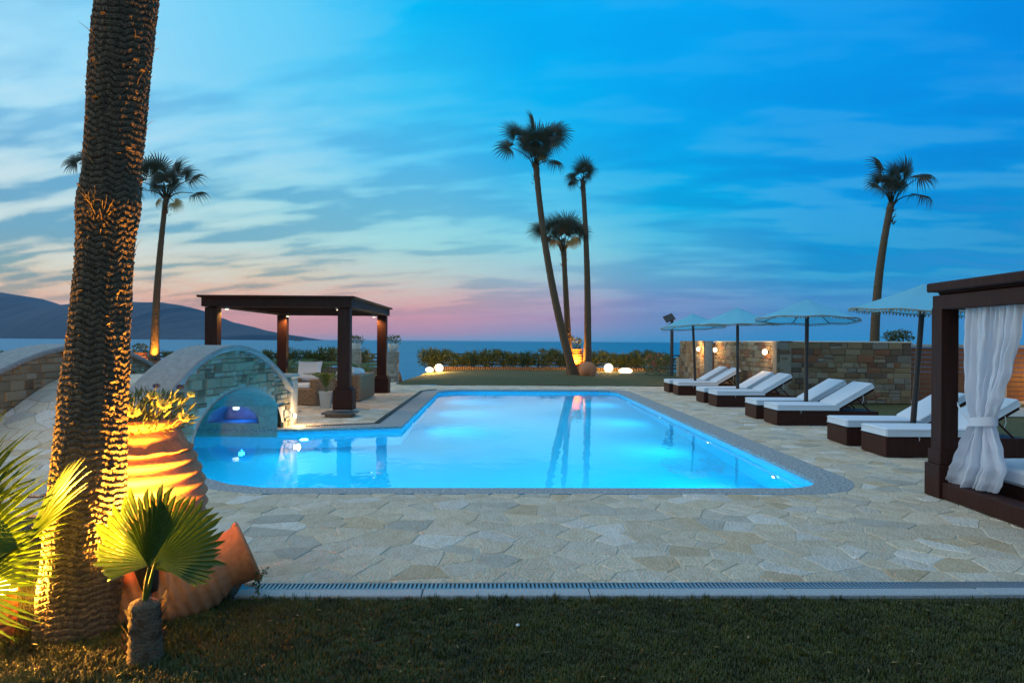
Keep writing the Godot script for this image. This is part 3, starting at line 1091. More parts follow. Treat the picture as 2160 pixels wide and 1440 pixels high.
	for k in 24:
		var a := lerpf(na, nb, k / 24.0)
		var b := lerpf(na, nb, (k + 1) / 24.0)
		m.quad(p(a, rise.call(a), dw), p(b, rise.call(b), dw), p(b, 0.5, dw), p(a, 0.5, dw))
		m.quad_out(p(a, rise.call(a), dw), p(b, rise.call(b), dw), p(b, rise.call(b), dw + 0.7), p(a, rise.call(a), dw + 0.7), p(a, 3, dw))
	m.quad(p(na, 0.1, dw), p(nb, 0.1, dw), p(nb, 0.1, dw + 0.7), p(na, 0.1, dw + 0.7))
	m.quad(p(na, 0.1, dw + 0.7), p(nb, 0.1, dw + 0.7), p(nb, 0.42, dw + 0.7), p(na, 0.42, dw + 0.7))
	part(t, "foot_wall", m, M.plaster, -at)
	# end block
	m = MB.new()
	m.slab(p(-4.05, 0.4, 12.58), Vector3(0.44, 0.86, 0.34), 0.03)
	part(t, "end_block", m, M.plaster, -at)
	m = MB.new()
	m.slab(p(-4.05, 0.86, 12.58), Vector3(0.5, 0.09, 0.4), 0.035)
	part(t, "end_cap", m, M.plaster, -at)
	# the humped walk between the parapets
	var walk := []
	for k in 41:
		var d := lerpf(7.0, 14.6, k / 40.0)
		var y := 0.95 * exp(-pow((d - 10.7) / 1.9, 2.0)) + 0.006
		walk.append(PackedVector3Array([p(-6.56, y, d), p(-5.5, y + 0.01, d), p(-4.4, y, d)]))
	m = MB.new()
	m.grid(walk)
	var walk_base := part(t, "walk", m, M.mortar, -at)
	rng.seed = 66
	var hump := func(d): return 0.95 * exp(-pow((d - 10.7) / 1.9, 2.0)) + 0.006
	var seeds := {}
	for i in 9:
		for k in 30:
			seeds[Vector2i(i, k)] = Vector2(-6.6 + (i + 0.5 + rf(-0.45, 0.45)) * 0.25, 7.05 + (k + 0.5 + rf(-0.45, 0.45)) * 0.25)
	for key in seeds:
		var s: Vector2 = seeds[key]
		var cell := PackedVector2Array([s + Vector2(-0.5, -0.5), s + Vector2(0.5, -0.5), s + Vector2(0.5, 0.5), s + Vector2(-0.5, 0.5)])
		for i in range(-2, 3):
			for k in range(-2, 3):
				var o = seeds.get(key + Vector2i(i, k))
				if o != null and (i != 0 or k != 0):
					cell = cut(cell, (s + o) * 0.5, o - s)
		cell = cut(cell, Vector2(-6.55, 0), Vector2(-1, 0))
		cell = cut(cell, Vector2(-4.42, 0), Vector2(1, 0))
		if cell.size() < 3:
			continue
		var tone: Color = stone_tones[rng.randi() % 8]
		var st := MB.new()
		st.colored = true
		st.col = tone
		var q := drawn_in(cell, 0.008)
		var mid := middle(q)
		for k in q.size():
			var j := (k + 1) % q.size()
			st.tri_out(p(q[k].x, hump.call(q[k].y) + 0.016, q[k].y), p(q[j].x, hump.call(q[j].y) + 0.016, q[j].y), p(mid.x, hump.call(mid.y) + 0.018, mid.y), p(mid.x, -1, mid.y))
			st.quad_out(p(q[k].x, hump.call(q[k].y), q[k].y), p(q[j].x, hump.call(q[j].y), q[j].y), p(q[j].x, hump.call(q[j].y) + 0.016, q[j].y), p(q[k].x, hump.call(q[k].y) + 0.016, q[k].y), p(mid.x, hump.call(mid.y), mid.y))
		part(walk_base, "paving_stone", st, M.paving)
	# lamps on the bridge
	var l := thing("bridge_lamp", "small round wall lamp shining at the foot of the stone bridge", "lamp", p(-3.8, 0.18, 12.36))
	m = MB.new()
	m.lathe([Vector2(0.06, 0), Vector2(0.06, 0.02), Vector2(0.045, 0.03), Vector2(0.045, 0.02)], 16, Vector3.ZERO, Basis(Vector3.FORWARD, PI / 2))
	part(l, "rim", m, M.steel)
	m = MB.new()
	m.lathe([Vector2(0.045, 0.015), Vector2(0.035, 0.04), Vector2(0.0, 0.05)], 16, Vector3.ZERO, Basis(Vector3.FORWARD, PI / 2))
	part(l, "bulb", m, M.warm_glow_strong)
	lamp(l, Vector3(0.1, 0, 0.02), 0.5, Color.from_rgba8(255, 205, 140), 0.04)
	l = thing("niche_lamp", "small lamp at the crown of the blue arched recess under the bridge", "lamp", p(-4.66, 0.34, 12.02))
	m = MB.new()
	m.lathe([Vector2(0.0, -0.03), Vector2(0.05, -0.02), Vector2(0.055, 0.02), Vector2(0.0, 0.03)], 16)
	part(l, "bulb", m, M.niche_glow)
	lamp(l, Vector3(0, -0.06, -0.25), 0.14, Color.from_rgba8(20, 110, 255), 0.05)

func make_walls() -> void:
	var w := thing("garden_wall", "long coursed rubble wall facing the loungers, behind the third and nearest parasols", "wall", p(8.3, 0, 17.75))
	var m := MB.new()
	m.box(Vector3(0, 0.76, -0.16), Vector3(3.36, 1.52, 0.28))
	part(w, "core", m, M.wall_mortar)
	var h := Node3D.new()
	h.name = "front_facing"
	w.add_child(h)
	stone_face(h, Vector3(-1.68, 0, -0.02), Vector3.RIGHT, Vector3.UP, Vector3.BACK, 3.36, 1.53, 41, flat(0), flat(2), wall_tones)
	m = MB.new()
	m.slab(Vector3(0, 1.54, -0.16), Vector3(3.4, 0.04, 0.36), 0.012)
	part(w, "wall_cap", m, M.mortar)
	w = thing("side_wall", "lamp-lit rubble wall running back beside the two farthest parasols", "wall", p(6.68, 0, 20.6))
	m = MB.new()
	m.box(Vector3(0.16, 0.76, 0), Vector3(0.28, 1.52, 5.7))
	part(w, "core", m, M.wall_mortar)
	h = Node3D.new()
	h.name = "side_facing"
	w.add_child(h)
	stone_face(h, Vector3(0.02, 0, 2.85), Vector3.FORWARD, Vector3.UP, Vector3.LEFT, 5.7, 1.53, 42, flat(0), flat(2), wall_tones, 1.1)
	m = MB.new()
	m.slab(Vector3(0.16, 1.54, 0), Vector3(0.36, 0.04, 5.74), 0.012)
	part(w, "wall_cap", m, M.mortar)
	w = thing("end_wall", "rubble wall glowing gold at the far end beside the solar lamp post", "wall", p(6.74, 0, 26.7))
	m = MB.new()
	m.box(Vector3(0.16, 0.78, 0), Vector3(0.3, 1.56, 3.6))
	part(w, "core", m, M.plaster)
	h = Node3D.new()
	h.name = "side_facing"
	w.add_child(h)
	stone_face(h, Vector3(0.01, 0, 1.8), Vector3.FORWARD, Vector3.UP, Vector3.LEFT, 3.6, 1.57, 43, flat(0), flat(2), wall_tones, 1.1)
	m = MB.new()
	m.box(Vector3(0.1, 0.45, -2.0), Vector3(0.3, 0.9, 0.5))
	part(w, "low_end", m, M.wall_mortar)
	var post := thing("gate_post", "thin dark post in the gap between the two rubble walls", "post", p(6.72, 0, 23.65))
	m = MB.new()
	m.tube([Vector3.ZERO, Vector3(0, 1.45, 0)], [0.05, 0.05], 10)
	part(post, "shaft", m, M.pole)
	m = MB.new()
	m.slab(Vector3(0, 1.47, 0), Vector3(0.13, 0.04, 0.13), 0.01)
	part(post, "cap", m, M.pole)
	var k := 0
	for s in [[6.64, 18.4, "round wall lamp nearest the corner of the rubble wall"], [6.64, 22.9, "round wall lamp beside the thin gate post"], [6.7, 25.2, "round wall lamp on the farthest golden wall"]]:
		var l := thing("wall_lamp", s[2], "lamp", p(s[0], 1.27, s[1]), 0, "wall lamps")
		m = MB.new()
		m.lathe([Vector2(0.055, 0), Vector2(0.055, 0.03), Vector2(0.03, 0.04)], 14, Vector3.ZERO, Basis(Vector3.BACK, PI / 2))
		part(l, "base", m, M.dark)
		m = MB.new()
		m.lathe([Vector2(0.0, -0.075), Vector2(0.05, -0.05), Vector2(0.066, 0.0), Vector2(0.05, 0.05), Vector2(0.0, 0.075)], 14, Vector3(-0.09, 0, 0))
		part(l, "bulb", m, M.warm_glow)
		lamp(l, Vector3(-0.1, 0, 0), [0.45, 0.6, 1.3][k], Color.from_rgba8(255, 190, 110), 0.06)
		k += 1
	# timber fence on the right, behind the day bed
	var f := thing("timber_fence", "brown slatted timber fence panels with pale posts beyond the day bed", "fence", p(10.1, 0, 18.2))
	for bay in 3:
		var x0 := 0.12 + bay * 2.45
		for s in 11:
			m = MB.new()
			m.slab(Vector3(x0 + 1.12, 0.12 + s * 0.123, 0), Vector3(2.24, 0.115, 0.03), 0.008, Basis(Vector3.RIGHT, 0.08))
			part(f, "slat", m, M.fence_wood)
		m = MB.new()
		m.slab(Vector3(x0 - 0.06, 0.72, 0.0), Vector3(0.09, 1.44, 0.1), 0.01)
		part(f, "post", m, M.plaster)
	m = MB.new()
	m.slab(Vector3(3.7, 1.46, 0), Vector3(7.6, 0.07, 0.14), 0.012)
	part(f, "cap_rail", m, M.plaster)
	m = MB.new()
	m.slab(Vector3(3.7, 0.02, 0), Vector3(7.6, 0.08, 0.2), 0.012)
	part(f, "footing", m, M.plaster)
	var gl := thing("path_lamp", "low garden lamp lighting the timber fence at the edge", "lamp", p(13.9, 0.0, 17.3))
	m = MB.new()
	m.lathe([Vector2(0.05, 0), Vector2(0.04, 0.02), Vector2(0.02, 0.05), Vector2(0.02, 0.3), Vector2(0.07, 0.34), Vector2(0.06, 0.42)], 14)
	part(gl, "stand", m, M.dark)
	m = MB.new()
	m.lathe([Vector2(0.058, 0.4), Vector2(0.04, 0.43), Vector2(0, 0.44)], 14)
	part(gl, "bulb", m, M.warm_glow)
	lamp(gl, Vector3(0, 0.5, 0), 2.2, Color.from_rgba8(255, 185, 80), 0.05)

# ---------------------------------------------------------------- pergola and what stands in it
func post_shape(t: Node, x: float, d: float, h: float, w: float, pw: float, ph: float, mat: Material) -> void:
	var m := MB.new()
	m.slab(p(x, ph + (h - ph) * 0.5, d), Vector3(w, h - ph, w), 0.008)
	var o := part(t, "post", m, mat)
	m = MB.new()
	m.slab(p(x, ph * 0.5, d), Vector3(pw, ph, pw), 0.01)
	m.slab(p(x, ph + 0.03, d), Vector3(lerpf(w, pw, 0.5), 0.06, lerpf(w, pw, 0.5)), 0.01)
	part(o, "plinth", m, mat)

func make_pergola() -> void:
	var t := thing("pergola", "dark brown timber pergola with four square posts over wicker sofas", "pergola", p(-5.1, 0, 17.9), 0.02)
	var hw := 1.42
	var hd := 2.5
	for s in [[-1, 1], [1, 1], [-1, -1], [1, -1]]:
		post_shape(t, s[0] * hw, -s[1] * hd, 2.2, 0.26, 0.42, 0.44, M.wood)
	var m := MB.new()
	for s in [-1, 1]:
		m = MB.new()
		m.slab(Vector3(0, 2.31, s * (hd + 0.06)), Vector3(hw * 2 + 0.36, 0.2, 0.28), 0.01)
		part(t, "beam", m, M.wood)
		m = MB.new()
		m.slab(Vector3(s * (hw + 0.03), 2.31, 0), Vector3(0.28, 0.196, hd * 2 - 0.17), 0.01)
		part(t, "beam", m, M.wood)
	for s in [-1, 1]:
		m = MB.new()
		m.slab(Vector3(0, 2.425, s * (hd + 0.1)), Vector3(hw * 2 + 0.5, 0.05, 0.36), 0.012)
		part(t, "cornice", m, M.wood)
		m = MB.new()
		m.slab(Vector3(s * (hw + 0.08), 2.424, 0), Vector3(0.34, 0.048, hd * 2 - 0.22), 0.012)
		part(t, "cornice", m, M.wood)
	for k in 5:
		m = MB.new()
		m.slab(Vector3(0, 2.27, lerpf(-hd + 0.7, hd - 0.7, k / 4.0)), Vector3(hw * 2 - 0.14, 0.1, 0.09), 0.006)
		part(t, "rafter", m, M.wood)
	# a pale awning gathered under the rafters
	var rows := []
	for i in 41:
		var z := lerpf(-hd + 0.18, hd - 0.18, i / 40.0)
		var row := PackedVector3Array()
		for k in 5:
			row.append(Vector3(lerpf(-hw + 0.1, hw - 0.1, k / 4.0), 2.335 - 0.02 * absf(sin(i * PI / 10.0)), z))
		rows.append(row)
	m = MB.new()
	m.grid(rows)
	part(t, "awning", m, M.roof_cloth)
	var names := ["pergola downlight by the post nearest the white planter", "pergola downlight by the post beside the flower pillars", "pergola downlight by the far post towards the hills", "pergola downlight by the near post behind the bridge"]
	var k := 0
	for s in [[1, 1], [1, -1], [-1, -1], [-1, 1]]:
		var at := Vector3(s[0] * (hw - 0.2), 2.19, s[1] * (hd - 0.24))
		var l := thing("downlight", names[k], "lamp", t.transform * at, 0, "pergola downlights")
		m = MB.new()
		m.lathe([Vector2(0.05, -0.02), Vector2(0.055, 0.0), Vector2(0.05, 0.04), Vector2(0.0, 0.045)], 14)
		part(l, "housing", m, M.steel)
		m = MB.new()
		m.lathe([Vector2(0.0, -0.03), Vector2(0.035, -0.026), Vector2(0.04, -0.018)], 14)
		part(l, "bulb", m, M.warm_glow)
		spot(l, Vector3(0, -0.05, 0), Vector3(s[0] * 0.1, -1, s[1] * 0.1), 1.8, Color.from_rgba8(255, 190, 105), 72.0, 0.03, 0.8)
		k += 1

func weave(m: MB, o: Vector3, u: Vector3, v: Vector3, n: Vector3, long: float, tall: float) -> void:
	var rows := int(tall / 0.055)
	var cols := int(long / 0.13)
	var h := tall / rows
	var w := long / cols
	var turn := Basis(u, v, u.cross(v))
	for i in rows:
		for k in range(-1, cols + 1):
			var a := (k + (0.5 if i % 2 else 0.0)) * w
			var b := a + w * 1.02
			a = clampf(a, 0, long)
			b = clampf(b, 0, long)
			if b - a < 0.01:
				continue
			var y := (i + 0.5) * h
			var f := n * (0.026 + rf(0, 0.008))
			var q := o + v * y
			var mid := (a + b) * 0.5
			# a strand bowed over the stake
			m.quad_out(q + u * a - v * h * 0.46, q + u * mid - v * h * 0.46 + f, q + u * mid + v * h * 0.46 + f, q + u * a + v * h * 0.46, q - n)
			m.quad_out(q + u * mid - v * h * 0.46 + f, q + u * b - v * h * 0.46, q + u * b + v * h * 0.46, q + u * mid + v * h * 0.46 + f, q - n)
			m.quad_out(q + u * a + v * h * 0.46, q + u * mid + v * h * 0.46 + f, q + u * mid + v * h * 0.3, q + u * a + v * h * 0.3, q - v)

func wicker_box(m: MB, at: Vector3, size: Vector3) -> void:
	var h := size * 0.5
	m.box(at, size - Vector3(0.012, 0.0, 0.012))
	weave(m, at + Vector3(-h.x, -h.y, h.z), Vector3.RIGHT, Vector3.UP, Vector3.BACK, size.x, size.y)
	weave(m, at + Vector3(h.x, -h.y, -h.z), Vector3.LEFT, Vector3.UP, Vector3.FORWARD, size.x, size.y)
	weave(m, at + Vector3(h.x, -h.y, h.z), Vector3.FORWARD, Vector3.UP, Vector3.RIGHT, size.z, size.y)
	weave(m, at + Vector3(-h.x, -h.y, -h.z), Vector3.BACK, Vector3.UP, Vector3.LEFT, size.z, size.y)
	# rolled rim
	var y := at.y + h.y
	for e in [[-1, -1, 1, -1], [1, -1, 1, 1], [1, 1, -1, 1], [-1, 1, -1, -1]]:
		m.tube([Vector3(at.x + e[0] * h.x, y, at.z + e[1] * h.z), Vector3(at.x + e[2] * h.x, y, at.z + e[3] * h.z)], [0.025, 0.025], 8)

func pillow(m: MB, at: Vector3, size: Vector3, turn := Basis(), sag := 0.0, e := 0.28) -> void:
	# a stuffed cushion: full in the middle, thin at the seams
	for s in [1.0, -1.0]:
		var rows := []
		for i in 13:
			var row := PackedVector3Array()
			for k in 13:
				var x := i / 6.0 - 1.0
				var y := k / 6.0 - 1.0
				var b := pow(maxf(0.0, (1.0 - x * x * x * x) * (1.0 - y * y * y * y)), e)
				var q := Vector3(x * (1.0 - 0.06 * (1.0 - y * y)), y * (1.0 - 0.06 * (1.0 - x * x)), s * b)
				q.z += sag * sin(x * 5.0 + y * 3.0) * b
				row.append(at + turn * (q * size * 0.5))
			rows.append(row)
		if s > 0.0:
			rows.reverse()
		m.grid(rows)

func make_seats() -> void:
	rng.seed = 88
	var t := thing("wicker_sofa", "brown wicker sofa seen from behind beside the pergola post, rolled towels on it", "sofa", p(-4.12, 0, 18.3), 0.02)
	var m := MB.new()
	wicker_box(m, Vector3(0.3, 0.33, 0), Vector3(0.2, 0.6, 1.9))
	part(t, "backrest", m, M.wicker)
	m = MB.new()
	wicker_box(m, Vector3(-0.15, 0.2, 0), Vector3(0.7, 0.34, 1.9))
	part(t, "seat_base", m, M.wicker)
	for s in [-1, 1]:
		m = MB.new()
		wicker_box(m, Vector3(-0.1, 0.27, s * 0.85), Vector3(0.6, 0.48, 0.2))
		part(t, "arm", m, M.wicker)
	for s in [-0.37, 0.37]:
		m = MB.new()
		m.slab(Vector3(-0.15, 0.43, s), Vector3(0.66, 0.12, 0.72), 0.035)
		part(t, "seat_cushion", m, M.cloth)
	var names := ["topmost rolled white towel over the sofa back", "lower rolled white towel over the sofa back", "bluish rolled towel beside the white ones"]
	for k in 3:
		m = MB.new()
		pillow(m, Vector3.ZERO, Vector3(0.24, 0.5, 0.24), Basis(Vector3.RIGHT, PI / 2) * Basis(Vector3.BACK, 0.2 * k), 0.08, 0.4)
		var o := part(self, numbered("rolled_towel"), m, M.towel, p(-4.06 + [0.06, -0.1, 0.1][k], [0.72, 0.66, 0.68][k], [17.72, 17.6, 18.1][k]))
		tag(o, names[k], "towel", "rolled towels")
	t = thing("wicker_armchair", "brown wicker armchair with white cushions beside the bridge end", "armchair", p(-4.75, 0, 16.7), -0.35)
	m = MB.new()
	wicker_box(m, Vector3(0, 0.2, 0), Vector3(0.8, 0.34, 0.8))
	part(t, "seat_base", m, M.wicker)
	for s in [-1, 1]:
		m = MB.new()
		wicker_box(m, Vector3(s * 0.36, 0.3, 0), Vector3(0.14, 0.56, 0.8))
		part(t, "arm", m, M.wicker)
	m = MB.new()
	wicker_box(m, Vector3(0, 0.36, -0.36), Vector3(0.6, 0.66, 0.14))
	part(t, "backrest", m, M.wicker)
	m = MB.new()
	m.slab(Vector3(0, 0.44, 0.03), Vector3(0.58, 0.13, 0.7), 0.04)
	part(t, "seat_cushion", m, M.cloth)
	m = MB.new()
	pillow(m, Vector3.ZERO, Vector3(0.62, 0.5, 0.22), Basis(Vector3.RIGHT, -0.25))
	var c := part(self, numbered("cushion"), m, M.cloth, p(-4.82, 0.76, 16.92))
	c.rotation.y = -0.2
	tag(c, "large pale patterned cushion standing in the wicker armchair", "cushion")
	# white tapered planter with a small feathery palm
	t = thing("square_planter", "white tapered square planter beside the front pergola post", "planter", p(-4.12, 0, 15.75), 0.15)
	var rows := []
	for q in [[0.1, 0.0], [0.105, 0.02], [0.135, 0.34], [0.145, 0.345], [0.148, 0.37], [0.13, 0.372], [0.126, 0.33], [0.0, 0.33]]:
		var row := PackedVector3Array()
		for e in [[1, 1], [1, -1], [-1, -1], [-1, 1]]:
			for r in [0.97, 1.0]:
				row.append(Vector3(e[0] * q[0] * r, q[1], e[1] * q[0] * (1.97 - r)))
		rows.append(row)
	m = MB.new()
	m.grid(rows, true)
	part(t, "pot", m, M.white_pot)
	feather_palm("potted_palm", "feathery young palm growing in the white square planter", p(-4.12, 0.33, 15.75), 13, 0.62, 61)
	feather_palm("garden_palm", "feathery palm bush behind the stone bridge's end", p(-6.3, 0, 22.5), 22, 1.25, 62)
	feather_palm("garden_palm", "feathery palm bush beside the left flower pillar", p(-4.95, 0, 23.4), 18, 1.15, 63)
	feather_palm("garden_palm", "feathery palm bush under the pergola's far post", p(-7.4, 0, 23.6), 20, 1.3, 64)
	# dark slate slab on the paving
	t = thing("slate_slab", "low dark slate slab lying on the paving before the pergola", "slab", p(-3.36, 0.011, 13.95), 0.04)
	m = MB.new()
	m.slab(Vector3(0, 0.025, 0), Vector3(0.52, 0.05, 0.4), 0.006)
	part(t, "foot", m, M.slate)
	m = MB.new()
	m.slab(Vector3(0, 0.07, 0), Vector3(0.64, 0.035, 0.52), 0.008)
	part(t, "top", m, M.slate)

func feather_palm(called: String, label: String, at: Vector3, n: int, tall: float, sd: int) -> void:
	rng.seed = sd
	var t := thing(called, label, "palm", at, 0, "feathery palms")
	var m := MB.new()
	m.tube([Vector3.ZERO, Vector3(0.01, 0.1, 0), Vector3(0, 0.2, 0)], [0.04, 0.035, 0.02], 8)
	part(t, "stem", m, M.stem)
	for k in n:
		var a := rf(0, TAU)
		var out := Vector3(cos(a), 0, sin(a))
		var reach := tall * rf(0.45, 0.8)
		var pts := []
		for i in 9:
			var u := i / 8.0
			pts.append(out * reach * u * (0.6 + 0.5 * u) + Vector3.UP * (0.08 + tall * rf(0.95, 1.0) * (u * 1.35 - u * u * 0.75)))
		m = MB.new()
		m.tube(pts, [0.008, 0.007, 0.006, 0.006, 0.005, 0.004, 0.003, 0.002, 0.001], 4, false)
		var side := out.cross(Vector3.UP)
		for i in range(2, 9):
			for h in 3:
				var u: Vector3 = pts[i - 1].lerp(pts[i], h / 3.0)
				var dir: Vector3 = (pts[i] - pts[i - 1]).normalized()
				for s in [-1.0, 1.0]:
					var l: float = tall * 0.24 * sin(PI * clampf((i - 1 + h / 3.0) / 8.6, 0.08, 1.0))
					var e: Vector3 = u + (side * s + dir * 0.7).normalized() * l + Vector3.DOWN * l * rf(0.15, 0.5)
					var wv := dir * 0.009
					m.tri(u - wv, u + wv, e)
		part(t, "frond", m, M.leaf)

# ---------------------------------------------------------------- palms
func fan(m: MB, hub: Transform3D, r: float, spread: float, n: int, split: float, droop: float, curve: float, pleat: float, sd: int, thin := 1.0) -> void:
	# a pleated fan leaf: its hub at the origin, its middle finger along +Y, its face along +Z
	var g := RandomNumberGenerator.new()
	g.seed = sd
	var half := spread / n * 0.5
	var cuts := [0.03, 0.3, split, split + (1.0 - split) * 0.45, split + (1.0 - split) * 0.78, 1.0]
	for i in n:
		var a := -spread * 0.5 + spread * (i + 0.5) / n
		var edge := absf(a) / (spread * 0.5)
		var rl := r * (1.0 - 0.3 * edge * edge) * g.randf_range(0.9, 1.06)
		var fall := droop * g.randf_range(0.6, 1.5)
		var bend := g.randf_range(-0.06, 0.06)
		var lf := []
		var ct := []
		var rt := []
		for u in cuts:
			var free := maxf(0.0, (u - split) / (1.0 - split))
			var aa := a + bend * free
			var dir := Vector3(sin(aa), cos(aa), 0)
			var side := Vector3(cos(aa), -sin(aa), 0)
			var w: float = rl * minf(u, split) * tan(half) * (1.0 if free <= 0.0 else (1.0 - pow(free, 1.3))) * (1.0 if u < split else thin)
			var z: float = -curve * u * u * rl - fall * free * free * rl
			var len: float = rl * u * (1.0 - 0.35 * fall * free)
			var c := dir * len + Vector3(0, 0, z)
			ct.append(hub * (c - Vector3(0, 0, w * pleat)))
			lf.append(hub * (c - side * w + Vector3(0, 0, w * pleat)))
			rt.append(hub * (c + side * w + Vector3(0, 0, w * pleat)))
		for k in cuts.size() - 1:
			m.quad(lf[k], ct[k], ct[k + 1], lf[k + 1])
			m.quad(ct[k], rt[k], rt[k + 1], ct[k + 1])

func frond_mesh(petiole: float, r: float, sd: int, droop: float, sag: float) -> ArrayMesh:
	# stalk along +Y from the crown, then the fan
	var m := MB.new()
	var pts := []
	var rad := []
	for i in 6:
		var u := i / 5.0
		pts.append(Vector3(0, petiole * u, -sag * u * u * petiole))
		rad.append(lerpf(0.03, 0.014, u))
	m.tube(pts, rad, 5, false)
	var tip := Transform3D(Basis(Vector3.RIGHT, -sag * 1.2), pts[5])
	fan(m, tip, r, 4.3, 26, 0.46, droop, 0.12, 0.35, sd, 0.62)
	return m.mesh()

func palm_tree(label: String, base: Vector3, top: Vector3, bow: Vector3, r0: float, r1: float, fronds: Array, size: float, sd: int, _dead := 0, flare := 1.25) -> Node3D:
	rng.seed = sd
	var t := thing("palm_tree", label, "palm tree", base, 0, "garden palms")
	var rise := top - base
	var rows := []
	var n := 170
	var nz := FastNoiseLite.new()
	nz.seed = sd
	nz.frequency = 1.0
	for i in n + 1:
		var u := i / float(n)
		var c := rise * u + bow * 4.0 * u * (1.0 - u)
		var r := 0.88 * lerpf(r0, r1, u) * (1.0 + (flare - 1.0) * exp(-u * rise.y * 2.2))
		var ring := pow(fposmod(u * rise.y / 0.09, 1.0), 1.5) * 0.016
		var row := PackedVector3Array()
		for j in 18:
			var a := TAU * j / 18.0
			var q := r + ring * (0.5 + nz.get_noise_2d(j * 0.9, u * rise.y * 9.0)) + 0.012 * nz.get_noise_2d(j * 2.3 + 40.0, u * rise.y * 14.0)
			if u > 0.86:
				q += 0.03 * absf(nz.get_noise_2d(j * 3.0, u * 160.0)) * (u - 0.86) / 0.14 * 2.0
			row.append(c + Vector3(q * cos(a), 0, -q * sin(a)))
		rows.append(row)
	var m := MB.new()
	m.grid(rows, true)
	part(t, "trunk", m, M.trunk_far)
	var crown := Node3D.new()
	crown.name = "crown"
	t.add_child(crown)
	crown.position = rise
	# cut leaf stubs under the crown
	m = MB.new()
	for k in 40:
		var a := rf(0, TAU)
		var y := rf(-0.9, 0.05) * size
		var out := Vector3(cos(a), rf(0.3, 1.1), sin(a)).normalized()
		var s := Vector3(-sin(a), 0, cos(a)) * 0.03
		var b := Vector3(cos(a) * r1 * 0.9, y, sin(a) * r1 * 0.9)
		m.quad(b - s, b + s, b + s * 0.5 + out * rf(0.08, 0.2), b - s * 0.5 + out * rf(0.08, 0.2))
	part(crown, "leaf_stub", m, M.trunk_far).set_meta("kind", "stuff")
	for f in fronds:
		# f: hub (x, y, z from the trunk's top), way the middle finger points in the picture plane, turn of the face, radius, droop
		var hub := Vector3(f[0], f[1], f[2])
		var th := deg_to_rad(f[3])
		var ya := deg_to_rad(f[4])
		var dir := Vector3(sin(th), cos(th), f[2] * 0.5 + rf(-0.15, 0.15)).normalized()
		var face := Vector3(sin(ya) * cos(th) + 0.25 * rf(-1, 1), absf(sin(ya) * sin(th)) + 0.3, cos(ya))
		face = (face - dir * face.dot(dir)).normalized()
		var fm := MB.new()
		var mid := hub * 0.5 + Vector3(0, 0.1 * hub.length(), 0)
		fm.tube([Vector3(hub.x * 0.06, -0.1, hub.z * 0.06), hub * 0.25 + Vector3(0, 0.06 * hub.length(), 0), mid, hub * 0.8 + Vector3(0, 0.06 * hub.length(), 0), hub], [0.035, 0.026, 0.02, 0.016, 0.012], 5, false)
		fan(fm, Transform3D(Basis(dir.cross(face), dir, face), hub), f[5] * 1.14, rf(3.9, 4.6), 25, 0.5, f[6] * 1.2, 0.12, 0.4, rng.randi() % 10000, 0.85)
		part(crown, "dry_frond" if f.size() > 7 else "frond", fm, M.leaf_dry if f.size() > 7 else M.frond)
	return t

